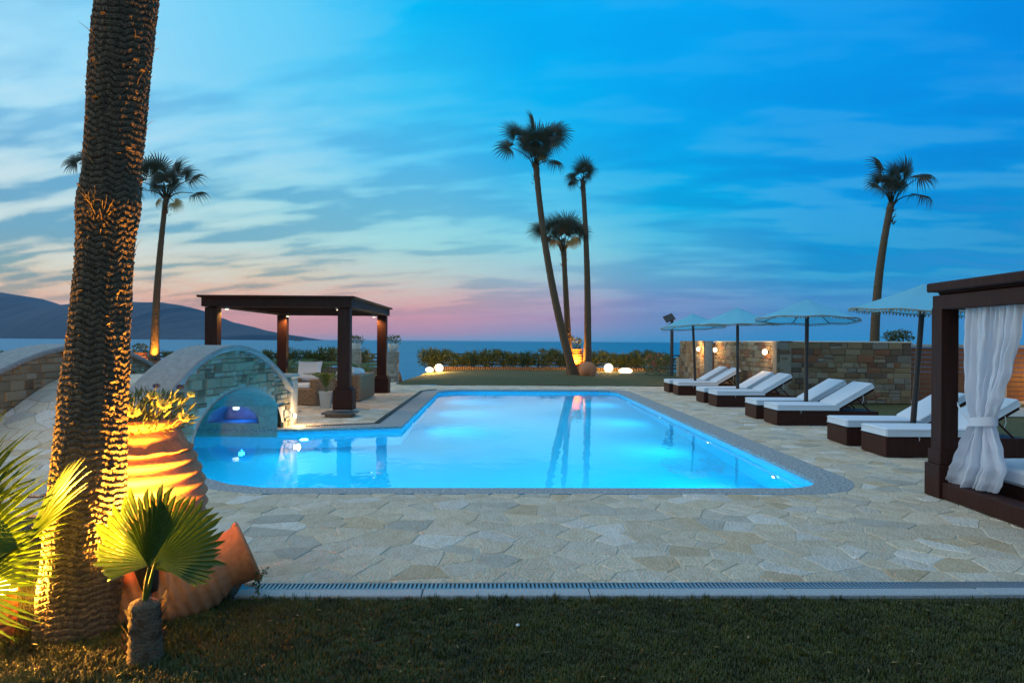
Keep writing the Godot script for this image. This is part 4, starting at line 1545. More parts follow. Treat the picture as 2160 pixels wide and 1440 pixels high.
func make_palms() -> void:
	# the tall leaning one, the short lit one and the straight one share a jar at their feet
	palm_tree("tallest palm, leaning left out of the far lawn's jar group", p(2.62, 0.1, 30.0), p(0.96, 8.95, 30.0), Vector3(-0.2, -0.15, 0), 0.21, 0.125, [[-0.86, 1.25, 0.1, -35, 15, 0.72, 0.1], [-1.12, 0.68, 0.2, -80, 20, 0.72, 0.15], [-0.1, 1.55, -0.2, 0, 75, 0.85, 0.1], [0.0, 1.0, 0.3, 5, 10, 0.8, 0.15], [0.45, 1.25, -0.3, 25, -25, 0.8, 0.1], [0.8, 1.3, 0.1, 50, 10, 0.82, 0.15], [0.6, 0.85, 0.4, 80, 20, 0.75, 0.3], [0.25, 0.65, 0.4, 150, 10, 0.6, 0.3], [-0.3, 0.75, 0.35, -150, -10, 0.6, 0.3], [-0.35, 1.2, -0.3, -20, 30, 0.75, 0.1], [0.72, 0.12, 0.15, 105, 55, 0.62, 0.4], [0.1, 0.5, -0.4, 20, 0, 0.7, 0.2], [-0.3, 0.9, 0.1, -60, 20, 0.6, 0.2], [0.3, 0.95, 0.0, 60, -20, 0.62, 0.2], [0.0, 0.8, -0.2, 0, 15, 0.7, 0.2], [0.2, 0.35, 0.2, 100, 40, 0.4, 0.5, 1]], 0.95, 101)
	palm_tree("short thick-crowned palm between the two tall ones, lit from below", p(2.5, 0.1, 30.5), p(2.18, 5.35, 30.3), Vector3(0.0, 0, 0), 0.17, 0.11, [[-0.95, 0.85, 0.2, -70, 15, 0.68, 0.2], [-0.55, 0.95, 0.2, -35, 20, 0.66, 0.15], [-0.2, 1.1, -0.1, -10, 40, 0.7, 0.1], [0.15, 1.05, 0.2, 10, -20, 0.7, 0.1], [0.4, 0.95, -0.2, 30, 20, 0.66, 0.15], [0.62, 0.8, 0.15, 60, 10, 0.62, 0.25], [-0.3, 0.7, 0.4, -60, 0, 0.6, 0.3], [0.1, 0.75, 0.45, 0, 0, 0.65, 0.3], [-0.4, 0.4, 0.3, -130, 45, 0.42, 0.5, 1], [0.25, 0.42, 0.35, 150, 50, 0.42, 0.5, 1], [0.48, 0.5, 0.2, 120, 40, 0.4, 0.5, 1], [-0.15, 0.45, 0.3, -170, 30, 0.36, 0.4], [-0.55, 0.55, -0.1, -110, 30, 0.45, 0.4], [0.05, 0.8, -0.4, 0, 0, 0.7, 0.2]], 0.72, 102)
	palm_tree("slim straight palm with a small crown beside the leaning one", p(3.2, 0.1, 30.2), p(2.96, 8.35, 30.2), Vector3(0.1, 0, 0), 0.19, 0.095, [[0.06, 0.5, 0.15, 5, 10, 0.62, 0.12], [0.2, 0.4, -0.2, 35, -20, 0.55, 0.2], [-0.1, 0.35, -0.1, -20, 30, 0.5, 0.2], [-0.34, 0.12, 0.1, -95, 15, 0.52, 0.3], [-0.4, -0.05, 0.0, -125, 40, 0.42, 0.4], [0.12, 0.15, 0.25, 110, 30, 0.36, 0.4]], 0.68, 103)
	palm_tree("palm leaning over the rubble wall behind the nearest parasol", p(13.3, 0, 26.0), p(13.85, 6.65, 26.0), Vector3(-0.22, 0.0, 0), 0.2, 0.12, [[-0.42, 1.2, 0.1, -35, 35, 0.7, 0.2], [0.0, 0.95, 0.2, 0, 10, 0.62, 0.2], [0.42, 1.1, 0.0, 35, 60, 0.68, 0.15], [-0.55, 0.55, 0.2, -80, 40, 0.55, 0.4], [0.95, 0.9, 0.1, 75, 50, 0.72, 0.4], [0.95, 0.28, 0.1, 95, 60, 0.66, 0.45], [0.0, 0.6, -0.1, 0, 20, 0.5, 0.2], [-0.12, 0.6, 0.3, -170, 10, 0.5, 0.3], [0.15, 0.7, 0.25, 170, -10, 0.5, 0.3], [-0.25, 0.85, -0.3, -20, 10, 0.62, 0.2], [0.2, 0.8, -0.3, 15, -20, 0.6, 0.2]], 0.95, 104)
	palm_tree("slender palm rising from a lit dark planter beyond the bridge", p(-15.1, 0.55, 30.0), p(-14.64, 7.5, 30.0), Vector3(-0.1, 0, 0), 0.19, 0.1, [[-0.25, 1.1, 0.1, -10, 15, 0.78, 0.1], [-0.65, 1.15, 0.15, -40, 10, 0.75, 0.15], [0.45, 1.05, 0.1, 20, -20, 0.75, 0.15], [0.75, 0.95, -0.1, 45, 30, 0.6, 0.2], [1.15, 0.75, 0.1, 70, 40, 0.62, 0.35], [1.28, 0.12, 0.1, 90, 50, 0.6, 0.4], [0.1, 0.55, 0.4, 0, 10, 0.65, 0.2], [0.2, 0.8, 0.0, 30, 10, 0.6, 0.2], [-0.3, 0.75, 0.0, -40, 10, 0.6, 0.2], [-1.0, 0.6, 0.1, -75, 30, 0.68, 0.3], [-1.05, 0.25, 0.1, -95, 40, 0.6, 0.4], [0.35, 0.5, 0.3, 140, 10, 0.55, 0.3], [-0.25, 0.45, 0.3, -150, -10, 0.55, 0.3], [0.4, -0.25, 0.1, 125, 40, 0.45, 0.4, 1], [-0.25, -0.15, 0.1, -140, 40, 0.4, 0.4, 1]], 0.9, 105, 0, 1.6)
	palm_tree("palm half hidden behind the big palm trunk at the water's edge", p(-16.2, 0.0, 30.0), p(-17.1, 8.0, 30.0), Vector3(0, 0, 0), 0.22, 0.13, [[-1.25, 0.9, 0.1, -75, 15, 0.7, 0.2], [-0.7, 1.1, 0.1, -35, 10, 0.7, 0.15], [0, 1.1, 0.1, 0, 10, 0.7, 0.1], [0.7, 1.0, 0.1, 40, 15, 0.7, 0.2], [1.0, 0.6, 0.1, 80, 20, 0.7, 0.3], [0, 0.6, 0.3, 0, 0, 0.6, 0.3]], 0.9, 106)
	var pl := thing("round_planter", "dark round planter holding the slender lit palm", "planter", p(-15.1, 0, 30.0))
	var m := MB.new()
	m.lathe([Vector2(0.36, 0), Vector2(0.46, 0.2), Vector2(0.5, 0.55), Vector2(0.53, 0.6), Vector2(0.47, 0.6), Vector2(0.45, 0.54), Vector2(0.0, 0.54)], 24)
	part(pl, "pot", m, M.clay)
	uplight("palm_uplight", "ground spotlight burning at the slender palm's foot", p(-14.85, 0.56, 29.62), Vector3(-0.35, 1, -0.28), 9.0, 50.0)

func uplight(called: String, label: String, at: Vector3, aim: Vector3, e: float, angle: float) -> Node3D:
	var t := thing(called, label, "spotlight", at)
	var y := aim.normalized()
	var x := y.cross(Vector3.FORWARD).normalized()
	var turn := Basis(x, y, x.cross(y))
	var m := MB.new()
	m.lathe([Vector2(0.0, -0.1), Vector2(0.035, -0.095), Vector2(0.045, -0.06), Vector2(0.062, 0.04), Vector2(0.066, 0.06), Vector2(0.058, 0.06), Vector2(0.05, 0.02)], 18, Vector3(0, 0.12, 0), turn)
	part(t, "housing", m, M.dark)
	m = MB.new()
	m.lathe([Vector2(0.054, 0.03), Vector2(0.03, 0.045), Vector2(0.0, 0.05)], 18, Vector3(0, 0.12, 0), turn)
	part(t, "lens", m, M.amber_glow)
	m = MB.new()
	m.tube([Vector3(0, -0.0, 0), Vector3(0, 0.1, 0)], [0.012, 0.012], 6)
	part(t, "stake", m, M.dark)
	spot(t, Vector3(0, 0.12, 0) + y * 0.09, y, e, Color.from_rgba8(255, 168, 52), angle, 0.05, 0.7)
	return t

func make_big_palm() -> void:
	# the near trunk: rings of torn leaf bases, crossed by fine vertical cracks
	rng.seed = 44
	var base := p(-2.26, -0.02, 3.72)
	var t := thing("big_palm", "thick ringed palm trunk in front, lit orange from its foot", "palm tree", base)
	var nz := FastNoiseLite.new()
	nz.seed = 9
	nz.frequency = 1.0
	nz.fractal_octaves = 3
	var rows := []
	var tall := 5.4
	var n := 1000
	for i in n + 1:
		var y := tall * i / n
		var u := y / 3.3
		var c := Vector3(0.025 * y + 0.088 * u * u * 0.55 + 0.1 * u, y, 0.0)
		var r := lerpf(0.162, 0.13, clampf(u, 0, 1)) + 0.03 * exp(-y * 2.2)
		r += 0.012 * sin(y * 2.1 + 0.5) + 0.016 * exp(-pow((y - 2.2) / 0.12, 2.0))
		var row := PackedVector3Array()
		for j in 200:
			var a := TAU * j / 200.0
			var ca := cos(a) * 2.2
			var sa := sin(a) * 2.2
			var wave := nz.get_noise_3d(ca * 0.7, sa * 0.7, y * 1.2)
			var phase := y / 0.033 + wave * 0.9 + 0.3 * sin(a * 2.0 + y * 1.5)
			var ring := fposmod(phase, 1.0)
			var k := floorf(phase)
			var chip := nz.get_noise_3d(ca * 3.1, sa * 3.1, k * 3.7)
			# flat plates leaning out at the top, parted by a narrow groove and fine upright cracks
			var lip := 0.002 + 0.006 * ring + 0.007 * maxf(0.0, chip)
			if ring < 0.2:
				lip = -0.006
			elif fposmod(j * 0.37 + k * 0.61 + chip * 0.8, 1.0) < 0.2 and chip < 0.35:
				lip -= 0.0045
			var q := r + lip + 0.002 * nz.get_noise_3d(ca * 7.0, sa * 7.0, y * 14.0) + 0.01 * nz.get_noise_3d(ca * 0.8, sa * 0.8, y * 2.0)
			row.append(c + Vector3(q * cos(a), 0, -q * sin(a)))
		rows.append(row)
	var m := MB.new()
	m.grid(rows, true)
	part(t, "trunk", m, M.trunk)
	# torn scales that stand off the rings
	m = MB.new()
	for k in 260:
		var i := rng.randi_range(26, 680)
		var j := rng.randi_range(0, 199)
		var b: Vector3 = rows[i][j]
		var a := TAU * j / 200.0
		var out := Vector3(cos(a), 0, -sin(a))
		var side := Vector3(-sin(a), 0, -cos(a))
		var w := rf(0.004, 0.02)
		var h := rf(0.008, 0.03)
		var e := out * rf(0.004, 0.02)
		b -= out * 0.006
		m.quad(b - side * w, b + side * w, b + side * w * 0.7 + Vector3.UP * h + e, b - side * w * 0.8 + Vector3.UP * h * rf(0.6, 1.0) + e)
	part(t, "torn_scale", m, M.trunk).set_meta("kind", "stuff")
	m = MB.new()
	for k in 60:
		var i := rng.randi_range(80, 660) if k > 26 else rng.randi_range(390, 412)
		var j := rng.randi_range(0, 199) if k > 26 else rng.randi_range(142, 168)
		var b: Vector3 = rows[i][j]
		var a := TAU * j / 200.0
		var out := Vector3(cos(a), 0, -sin(a))
		var l := rf(0.03, 0.1)
		var e := b + out * l * rf(0.3, 0.9) + Vector3(rf(-0.6, 0.6), rf(0.1, 1.0), 0) * l
		m.tube([b, b.lerp(e, 0.5) + Vector3(rf(-0.01, 0.01), 0.008, 0), e], [0.0022, 0.0016, 0.0006], 4, false)
	part(t, "fibre", m, M.leaf_dry).set_meta("kind", "stuff")
	# its crown stands above the frame
	var crown := Node3D.new()
	crown.name = "crown"
	t.add_child(crown)
	crown.position = Vector3(0.53, tall, 0)
	var kinds := [frond_mesh(0.9, 0.9, 501, 0.2, 0.15), frond_mesh(0.9, 0.9, 502, 0.5, 0.4)]
	for k in 14:
		var a := TAU * k / 14.0
		var dir := Vector3(cos(a), 0.35 + 0.9 * (k % 3) * 0.5, sin(a)).normalized()
		var upn := (Vector3.UP - dir * dir.y).normalized()
		var o := part(crown, "frond", kinds[k % 2], M.frond)
		o.transform = Transform3D(Basis(dir.cross(upn), dir, upn), Vector3.ZERO)

# ---------------------------------------------------------------- jars, near plants, back row
func jar_profile(h: float, foot: float, belly: float, neck: float, rim: float, ribs: int, deep: float) -> Array:
	var out := []
	var n := ribs * 7
	for k in n + 1:
		var u := k / float(n)
		var r: float
		if u < 0.52:
			r = lerpf(foot, belly, sin(u / 0.52 * PI * 0.5))
		else:
			r = lerpf(neck, belly, cos((u - 0.52) / 0.48 * PI * 0.5))
		var f := fposmod(u * ribs, 1.0)
		r += deep * (pow(sin(f * PI), 2.0) if f < 0.75 else 0.5 * (1.0 - f) / 0.25) * (0.3 if u > 0.87 else 1.0)
		out.append(Vector2(r, u * h * 0.94))
	out.append(Vector2(neck + 0.004, h * 0.945))
	out.append(Vector2(rim, h * 0.955))
	out.append(Vector2(rim + 0.008, h * 0.975))
	out.append(Vector2(rim, h))
	out.append(Vector2(rim - 0.03, h))
	out.append(Vector2(neck - 0.03, h * 0.93))
	out.append(Vector2(neck - 0.03, h * 0.88))
	out.append(Vector2(0.0, h * 0.88))
	return out

func leafy(m: MB, n: int, spread: Vector3, at: Vector3, l: float, w: float, up: float) -> void:
	# many small blades in a rounded mass
	for k in n:
		var q := Vector3(rf(-1, 1), rf(-1, 1), rf(-1, 1))
		if q.length() > 1.0:
			q = q.normalized() * pow(rng.randf(), 0.3)
		var b := at + q * spread
		var dir := (q * 0.7 + Vector3(rf(-0.6, 0.6), rf(-0.2, 0.6) + up, rf(-0.6, 0.6))).normalized()
		var s := dir.cross(Vector3(rf(-1, 1), rf(-1, 1), rf(-1, 1))).normalized()
		var nn := dir.cross(s)
		var ll := l * rf(0.6, 1.2)
		var ww := w * rf(0.7, 1.2)
		var c := b + dir * ll * 0.5 + nn * ww * 0.3
		m.quad(b, c + s * ww * 0.5, b + dir * ll, c - s * ww * 0.5)

func daisy(parent: Node, at: Vector3, face: Vector3, r: float, petal: Material) -> void:
	var o := Node3D.new()
	o.name = "flower"
	parent.add_child(o, true)
	o.position = at
	var y := face.normalized()
	var x := y.cross(Vector3.FORWARD).normalized()
	o.basis = Basis(x, y, x.cross(y))
	var m := MB.new()
	for k in 14:
		var a := TAU * k / 14.0 + rf(-0.05, 0.05)
		var d := Vector3(cos(a), 0, sin(a))
		var s := Vector3(-sin(a), 0, cos(a))
		var l := r * rf(0.9, 1.05)
		m.quad(d * r * 0.2 - s * r * 0.05, d * r * 0.2 + s * r * 0.05, d * l * 0.7 + s * r * 0.14 + Vector3.UP * r * 0.25, d * l * 0.7 - s * r * 0.14 + Vector3.UP * r * 0.25)
		m.tri(d * l * 0.7 - s * r * 0.14 + Vector3.UP * r * 0.25, d * l * 0.7 + s * r * 0.14 + Vector3.UP * r * 0.25, d * l + Vector3.UP * r * 0.3)
	part(o, "petals", m, petal)
	m = MB.new()
	m.lathe([Vector2(r * 0.26, 0.0), Vector2(r * 0.24, r * 0.1), Vector2(0, r * 0.16)], 10)
	part(o, "flower_head", m, M.eye)

func make_front() -> void:
	rng.seed = 300
	# the great ribbed jar
	var t := thing("ribbed_jar", "huge ribbed terracotta jar behind the big palm trunk", "jar", p(-2.36, -0.02, 4.42))
	var m := MB.new()
	m.lathe(jar_profile(1.03, 0.27, 0.42, 0.265, 0.285, 13, 0.02), 96)
	part(t, "body", m, M.clay)
	m = MB.new()
	var row := []
	for k in 73:
		var a := TAU * k / 72.0
		row.append(Vector3(cos(a) * 0.344, 0.84 + 0.004 * sin(a * 60.0), -sin(a) * 0.344))
	m.tube(row, PackedFloat32Array(Array(range(73)).map(func(k): return 0.008 + 0.003 * (k % 2))), 6, false)
	part(t, "rope_band", m, M.clay)
	t = thing("flowering_plant", "yellow daisy-like flowers spilling from the huge ribbed jar", "flowers", p(-2.36, 0.9, 4.42))
	m = MB.new()
	leafy(m, 1100, Vector3(0.34, 0.14, 0.3), Vector3(0, 0.12, 0), 0.075, 0.014, 0.3)
	part(t, "foliage", m, M.hedge)
	m = MB.new()
	var blooms := [[0.14, 0.16, 0.26, 0.3, 0.05, M.petal], [0.06, 0.2, 0.24, 0.2, 0.055, M.petal], [-0.03, 0.14, 0.3, 0.1, 0.05, M.petal], [0.27, 0.2, 0.16, 0.5, 0.05, M.petal], [0.36, 0.12, 0.1, 0.9, 0.04, M.petal], [0.2, 0.31, 0.1, 0.2, 0.028, M.petal_dark], [0.32, 0.3, 0.05, 0.3, 0.03, M.petal_dark], [0.34, 0.25, -0.05, 0.5, 0.03, M.petal], [0.18, 0.25, 0.1, 0.3, 0.045, M.petal]]
	for b in blooms:
		var at := Vector3(b[0], b[1], b[2])
		m.tube([Vector3(b[0] * 0.6, 0.02, b[2] * 0.6), at * 0.9, at], [0.004, 0.0035, 0.003], 5, false)
	part(t, "stem", m, M.stem)
	for b in blooms:
		daisy(t, Vector3(b[0], b[1], b[2]), Vector3(b[3], 0.75, 0.45), b[4], b[5])
	# the tipped jar
	var axis := Vector3(0.8, 0.36, -0.44).normalized()
	var sx := axis.cross(Vector3.FORWARD).normalized()
	var turn := Basis(sx, axis, sx.cross(axis))
	t = thing("tipped_jar", "terracotta jar lying on its side, its wide mouth towards the paving", "jar", p(-2.16, -0.02, 3.86))
	m = MB.new()
	m.lathe(jar_profile(0.68, 0.13, 0.22, 0.13, 0.135, 11, 0.01), 64, Vector3.ZERO, turn)
	part(t, "body", m, M.clay)
	m = MB.new()
	m.lathe([Vector2(0.142, 0.58), Vector2(0.15, 0.6), Vector2(0.165, 0.71), Vector2(0.185, 0.73), Vector2(0.185, 0.755), Vector2(0.16, 0.755), Vector2(0.14, 0.7), Vector2(0.12, 0.6)], 48, Vector3.ZERO, turn)
	part(t, "mouth", m, M.clay)
	t = thing("trailing_sprig", "small dark leafy sprig hanging by the tipped jar's mouth", "plant", p(-1.475, 0.0, 4.1))
	m = MB.new()
	var twig := []
	for k in 7:
		twig.append(Vector3(0.015 * sin(k * 1.3) + 0.008 * k, 0.03 * k, 0.004 * k))
	m.tube(twig, [0.003, 0.003, 0.003, 0.0025, 0.002, 0.002, 0.001], 5, false)
	part(t, "stem", m, M.stem)
	m = MB.new()
	for q in twig:
		leafy(m, 7, Vector3(0.025, 0.015, 0.025), q, 0.024, 0.016, 0.2)
	part(t, "foliage", m, M.hedge)
	# the small fan palm in front of the lamp
	t = thing("small_fan_palm", "young fan palm with a stubby trunk and glowing back-lit leaf", "palm", p(-1.73, -0.02, 3.36))
	m = MB.new()
	var prof := []
	for k in 15:
		prof.append(Vector2(0.075 - 0.012 * k / 14.0 + 0.007 * (k % 2), 0.28 * k / 14.0))
	prof.append(Vector2(0.0, 0.3))
	m.lathe(prof, 20, Vector3.ZERO, Basis(), 0.06)
	part(t, "trunk", m, M.stub)
	m = MB.new()
	for k in 26:
		var a := rf(0, TAU)
		var b := Vector3(cos(a) * 0.068, rf(0.02, 0.27), sin(a) * 0.068)
		var s := Vector3(-sin(a), 0, cos(a)) * rf(0.012, 0.028)
		var o := Vector3(cos(a) * 0.03, 0.05, sin(a) * 0.03)
		m.quad(b - s, b + s, b + s * 0.5 + o, b - s * 0.5 + o)
	part(t, "leaf_stub", m, M.trunk)
	var leaves := [
		# hub, direction of the middle finger, facing, radius, spread, fingers
		[Vector3(0.06, 0.47, 0.02), Vector3(0.1, 1, 0.0), Vector3(0.05, 0.05, 1), 0.37, 4.1, 40, 0.06, 0.05],
		[Vector3(0.05, 0.46, 0.06), Vector3(0.16, 1, 0.12), Vector3(0.9, -0.1, 0.5), 0.34, 1.1, 13, 0.02, 0.6],
		[Vector3(0.02, 0.42, -0.04), Vector3(0.45, 0.9, -0.3), Vector3(-0.1, 0.3, 1), 0.34, 2.6, 30, 0.1, 0.1],
	]
	for l in leaves:
		var y: Vector3 = l[1].normalized()
		var z: Vector3 = (l[2] - y * l[2].dot(y)).normalized()
		m = MB.new()
		m.tube([Vector3(0, 0.26, 0), Vector3(l[0].x * 0.5, (0.26 + l[0].y) * 0.5, l[0].z * 0.7), l[0]], [0.012, 0.009, 0.007], 6, false)
		fan(m, Transform3D(Basis(y.cross(z), y, z), l[0]), l[3], l[4], l[5], 0.86, l[6], 0.05, 0.4 + l[7], 900 + l[5], 0.95)
		part(t, "fan_leaf", m, M.leaf)
	# the larger fan palm that enters from the edge
	t = thing("fan_palm_clump", "large fan palm leaves reaching in at the picture's lower edge, by the glowing ribbed pot", "palm", p(-2.6, -0.02, 3.42))
	m = MB.new()
	m.tube([Vector3.ZERO, Vector3(0.0, 0.12, 0), Vector3(0.02, 0.24, 0)], [0.07, 0.06, 0.04], 12)
	part(t, "trunk", m, M.trunk_far)
	leaves = [
		[Vector3(0.02, 0.5, 0.06), Vector3(0.55, 0.85, 0.1), Vector3(-0.1, 0.2, 1), 0.58, 2.9, 30, 0.12, 0.2],
		[Vector3(0.12, 0.36, 0.16), Vector3(1.0, 0.22, 0.2), Vector3(0.05, 0.5, 1), 0.42, 2.7, 26, 0.2, 0.2],
		[Vector3(0.34, 0.56, 0.1), Vector3(0.5, 0.85, 0.0), Vector3(-0.75, 0.2, 0.8), 0.47, 1.0, 15, 0.05, 0.7],
		[Vector3(0.33, 0.56, 0.14), Vector3(-0.9, 0.25, 0.35), Vector3(0.0, 0.7, 0.8), 0.3, 1.7, 12, 0.15, 0.2],
		[Vector3(-0.1, 0.6, 0.0), Vector3(0.2, 1.0, -0.1), Vector3(-0.2, 0.1, 1), 0.6, 2.6, 28, 0.1, 0.2],
	]
	for l in leaves:
		var y: Vector3 = l[1].normalized()
		var z: Vector3 = (l[2] - y * l[2].dot(y)).normalized()
		m = MB.new()
		m.tube([Vector3(0.01, 0.2, 0), Vector3(l[0].x * 0.4, (0.24 + l[0].y) * 0.55, l[0].z * 0.7), l[0]], [0.014, 0.01, 0.008], 6, false)
		fan(m, Transform3D(Basis(y.cross(z), y, z), l[0]), l[3], l[4], l[5], 0.55, l[6], 0.06, 0.4 + l[7], 950 + l[5], 0.85)
		part(t, "fan_leaf", m, M.leaf)
	# ribbed lamp pot at the edge
	t = thing("lamp_pot", "small ribbed clay pot with a bright bulb glowing in its mouth", "lamp", p(-2.6, -0.02, 3.6))
	m = MB.new()
	m.lathe(jar_profile(0.24, 0.06, 0.085, 0.075, 0.085, 6, 0.006), 40)
	part(t, "pot", m, M.clay)
	m = MB.new()
	m.lathe([Vector2(0.02, 0.2), Vector2(0.05, 0.235), Vector2(0.055, 0.26), Vector2(0.035, 0.295), Vector2(0, 0.305)], 20)
	part(t, "bulb", m, M.amber_glow)
	lamp(t, Vector3(0, 0.26, 0), 15.0, Color.from_rgba8(255, 172, 56), 0.05)
	# the spotlight at the big palm's foot
	var u := uplight("garden_spotlight", "spotlight on a stake between big palm trunk and ribbed jar", p(-1.92, 0.14, 3.76), Vector3(-0.18, 1, 0.0), 28.0, 84.0)
	m = MB.new()
	m.tube([Vector3(0, 0.03, 0), Vector3(0.01, -0.16, 0.01)], [0.011, 0.009], 8)
	part(u, "pole", m, M.dark)
	m = MB.new()
	var coil := []
	for k in 90:
		coil.append(Vector3(0.018 * cos(k * 0.9), 0.02 - k * 0.0014, 0.018 * sin(k * 0.9)))
	m.tube(coil, PackedFloat32Array(Array(range(90)).map(func(_k): return 0.003)), 4, false)
	part(u, "coiled_cable", m, M.steel)
	t = thing("white_pebble", "tiny white pebble lying on the dark front lawn", "pebble", p(0.04, 0.006, 3.73))
	m = MB.new()
	m.lathe([Vector2(0.0, 0.0), Vector2(0.008, 0.002), Vector2(0.01, 0.007), Vector2(0.006, 0.013), Vector2(0.0, 0.015)], 10, Vector3.ZERO, Basis(), 0.2)
	part(t, "stone", m, M.towel)

func shrub_mesh(sd: int, wide: float, tall: float, n: int) -> ArrayMesh:
	rng.seed = sd
	var m := MB.new()
	for c in 16:
		var at := Vector3(rf(-0.75, 0.75) * wide, rf(0.2, 0.85) * tall, rf(-0.6, 0.6) * wide * 0.6)
		leafy(m, n / 16, Vector3(0.26, 0.22, 0.24), at, 0.19, 0.045, 0.5)
	for c in 16:
		var b := Vector3(rf(-0.8, 0.8) * wide, tall * rf(0.75, 0.95), rf(-0.4, 0.4) * wide * 0.6)
		leafy(m, 9, Vector3(0.06, 0.12, 0.06), b + Vector3(0, 0.06, 0), 0.19, 0.035, 1.0)
	return m.mesh()

func make_back_row() -> void:
	# shrubs before the sea rail
	var kinds := [shrub_mesh(1, 0.62, 0.86, 900), shrub_mesh(2, 0.6, 0.92, 960), shrub_mesh(3, 0.64, 0.82, 860)]
	var stems := MB.new()
	rng.seed = 12
	for k in 8:
		var a := rf(0, TAU)
		stems.tube([Vector3(cos(a) * 0.05, 0, sin(a) * 0.05), Vector3(cos(a) * rf(0.3, 0.6), 0.6, sin(a) * 0.25)], [0.014, 0.006], 5, false)
	var stem_mesh := stems.mesh()
	var xs := []
	for k in 15:
		xs.append([-4.2 + k * 0.82 + rf(-0.18, 0.18) + (0.25 if k > 6 else 0.0), 35.6 + rf(-0.25, 0.15), k % 3])
	for k in 9:
		xs.append([-7.4 - k * 1.05 + rf(-0.2, 0.2), 33.2 + rf(-0.3, 0.3), k % 3])
	for k in 6:
		xs.append([-17.5 - k * 1.1 + rf(-0.2, 0.2), 32.2 + rf(-0.3, 0.3), k % 3])
	var nth := ["first", "second", "third", "fourth", "fifth", "sixth", "seventh", "eighth", "ninth", "tenth", "eleventh", "twelfth", "thirteenth", "fourteenth", "fifteenth"]
	var at_shrub := 0
	for q in xs:
		var right: bool = q[0] > -6.0
		var word: String = nth[at_shrub % 15]
		at_shrub += 1
		var t := thing("shrub", ("%s narrow-leaved shrub from the flower pillar in the row behind the far lawn" % word) if right else ("%s dark shrub along the shore beyond pergola and bridge, counted leftwards" % word), "shrub", p(q[0], 0.05, q[1]), rf(-0.4, 0.4), "shrubs before the sea rail" if right else "shrubs along the shore")
		part(t, "foliage", kinds[q[2]], M.hedge)
		part(t, "stem", stem_mesh, M.stem)
		t.scale = Vector3(1, rf(0.88, 1.08), 1)
	for s in [[-5.4, 9.6, 36.25, "dark horizontal sea rail behind the shrubs of the far lawn"], [-24.0, -6.4, 34.2, "dark horizontal sea rail beyond the pergola and the bridge"]]:
		var x0: float = s[0] if s[0] < -10 else -4.1
		var f := thing("rail_fence", s[3], "fence", p(x0, 0, s[2]))
		var long: float = s[1] - x0
		for k in 5:
			var m := MB.new()
			m.slab(Vector3(long * 0.5, 0.16 + k * 0.17, 0), Vector3(long, 0.085 if k < 4 else 0.06, 0.03), 0.006)
			part(f, "rail", m, M.rail)
		for k in int(long / 1.8) + 1:
			var m := MB.new()
			m.slab(Vector3(minf(k * 1.8 + 0.05, long - 0.05), 0.43, -0.07), Vector3(0.09, 0.88, 0.09), 0.008)
			part(f, "post", m, M.rail)
	# upright logs edging the bed
	var e := thing("log_edging", "row of short upright logs edging the shrub bed behind the far lawn", "edging", p(0, 0, 34.7))
	var m := MB.new()
	rng.seed = 21
	var x := -3.8
	while x < 7.4:
		var d := 0.0
		if x > 4.4:
			d = 0.25 * pow(x - 4.4, 1.7)
		m.tube([Vector3(x, -0.05, d), Vector3(x, 0.26 + rf(-0.02, 0.02), d)], [0.052, 0.05], 7)
		x += 0.112
	part(e, "log", m, M.log).set_meta("kind", "stuff")
	e = thing("bed_edging", "row of short upright logs edging the bed beyond the pergola", "edging", p(0, 0, 32.3))
	m = MB.new()
	x = -13.0
	while x < -5.8:
		m.tube([Vector3(x, -0.05, 0), Vector3(x, 0.24 + rf(-0.02, 0.02), 0)], [0.052, 0.05], 7)
		x += 0.112
	part(e, "log", m, M.log).set_meta("kind", "stuff")
	# glowing stones and balls on the far lawn
	var balls := [[-3.32, 32.4, 0.19, 0.19, "round glowing ball lamp on the far lawn beside a flat one, near the flower pillar"], [-3.72, 32.1, 0.18, 0.12, "smaller flattened glowing lamp beside the ball lamp near the flower pillar"], [4.52, 33.2, 0.21, 0.21, "round glowing ball lamp on the far lawn beside the palms"], [5.12, 32.0, 0.31, 0.13, "flat pebble-shaped glowing lamp on the far lawn before the rubble wall"]]
	for b in balls:
		var t := thing("ball_lamp", b[4], "lamp", p(b[0], 0.07, b[1]), 0, "glowing garden lamps")
		m = MB.new()
		m.lathe([Vector2(b[2] * 0.5, 0.0), Vector2(b[2] * 0.45, 0.03)], 20)
		part(t, "foot", m, M.dark)
		m = MB.new()
		var prof := []
		for k in 17:
			var a := -PI / 2 + PI * k / 16.0
			prof.append(Vector2(b[2] * cos(a), b[3] * (1.0 + sin(a)) + 0.01))
		m.lathe(prof, 28)
		part(t, "globe", m, M.globe_glow)
		lamp(t, Vector3(0, b[3] + 0.01, 0), 8.0 if b[2] == b[3] else 4.0, Color.from_rgba8(255, 196, 96), minf(b[2], b[3]) * 0.8)
	# jar, plant and lamp among the palms
	var t := thing("palm_jar", "ribbed terracotta jar standing between the three far palms", "jar", p(2.78, 0.1, 30.9))
	m = MB.new()
	m.lathe(jar_profile(1.1, 0.26, 0.36, 0.27, 0.3, 9, 0.02), 36)
	part(t, "body", m, M.clay)
	t = thing("jar_plant", "bushy plant growing from the jar between the far palms", "plant", p(2.78, 1.1, 30.9))
	m = MB.new()
	rng.seed = 77
	leafy(m, 240, Vector3(0.3, 0.3, 0.28), Vector3(-0.03, 0.3, 0), 0.14, 0.05, 0.3)
	part(t, "foliage", m, M.hedge)
	m = MB.new()
	m.tube([Vector3(0, -0.08, 0), Vector3(0.02, 0.3, 0)], [0.02, 0.01], 6)
	part(t, "stem", m, M.stem)
	t = thing("round_jar", "round clay jar lying on its side at the palms' feet", "jar", p(3.15, 0.32, 29.3))
	m = MB.new()
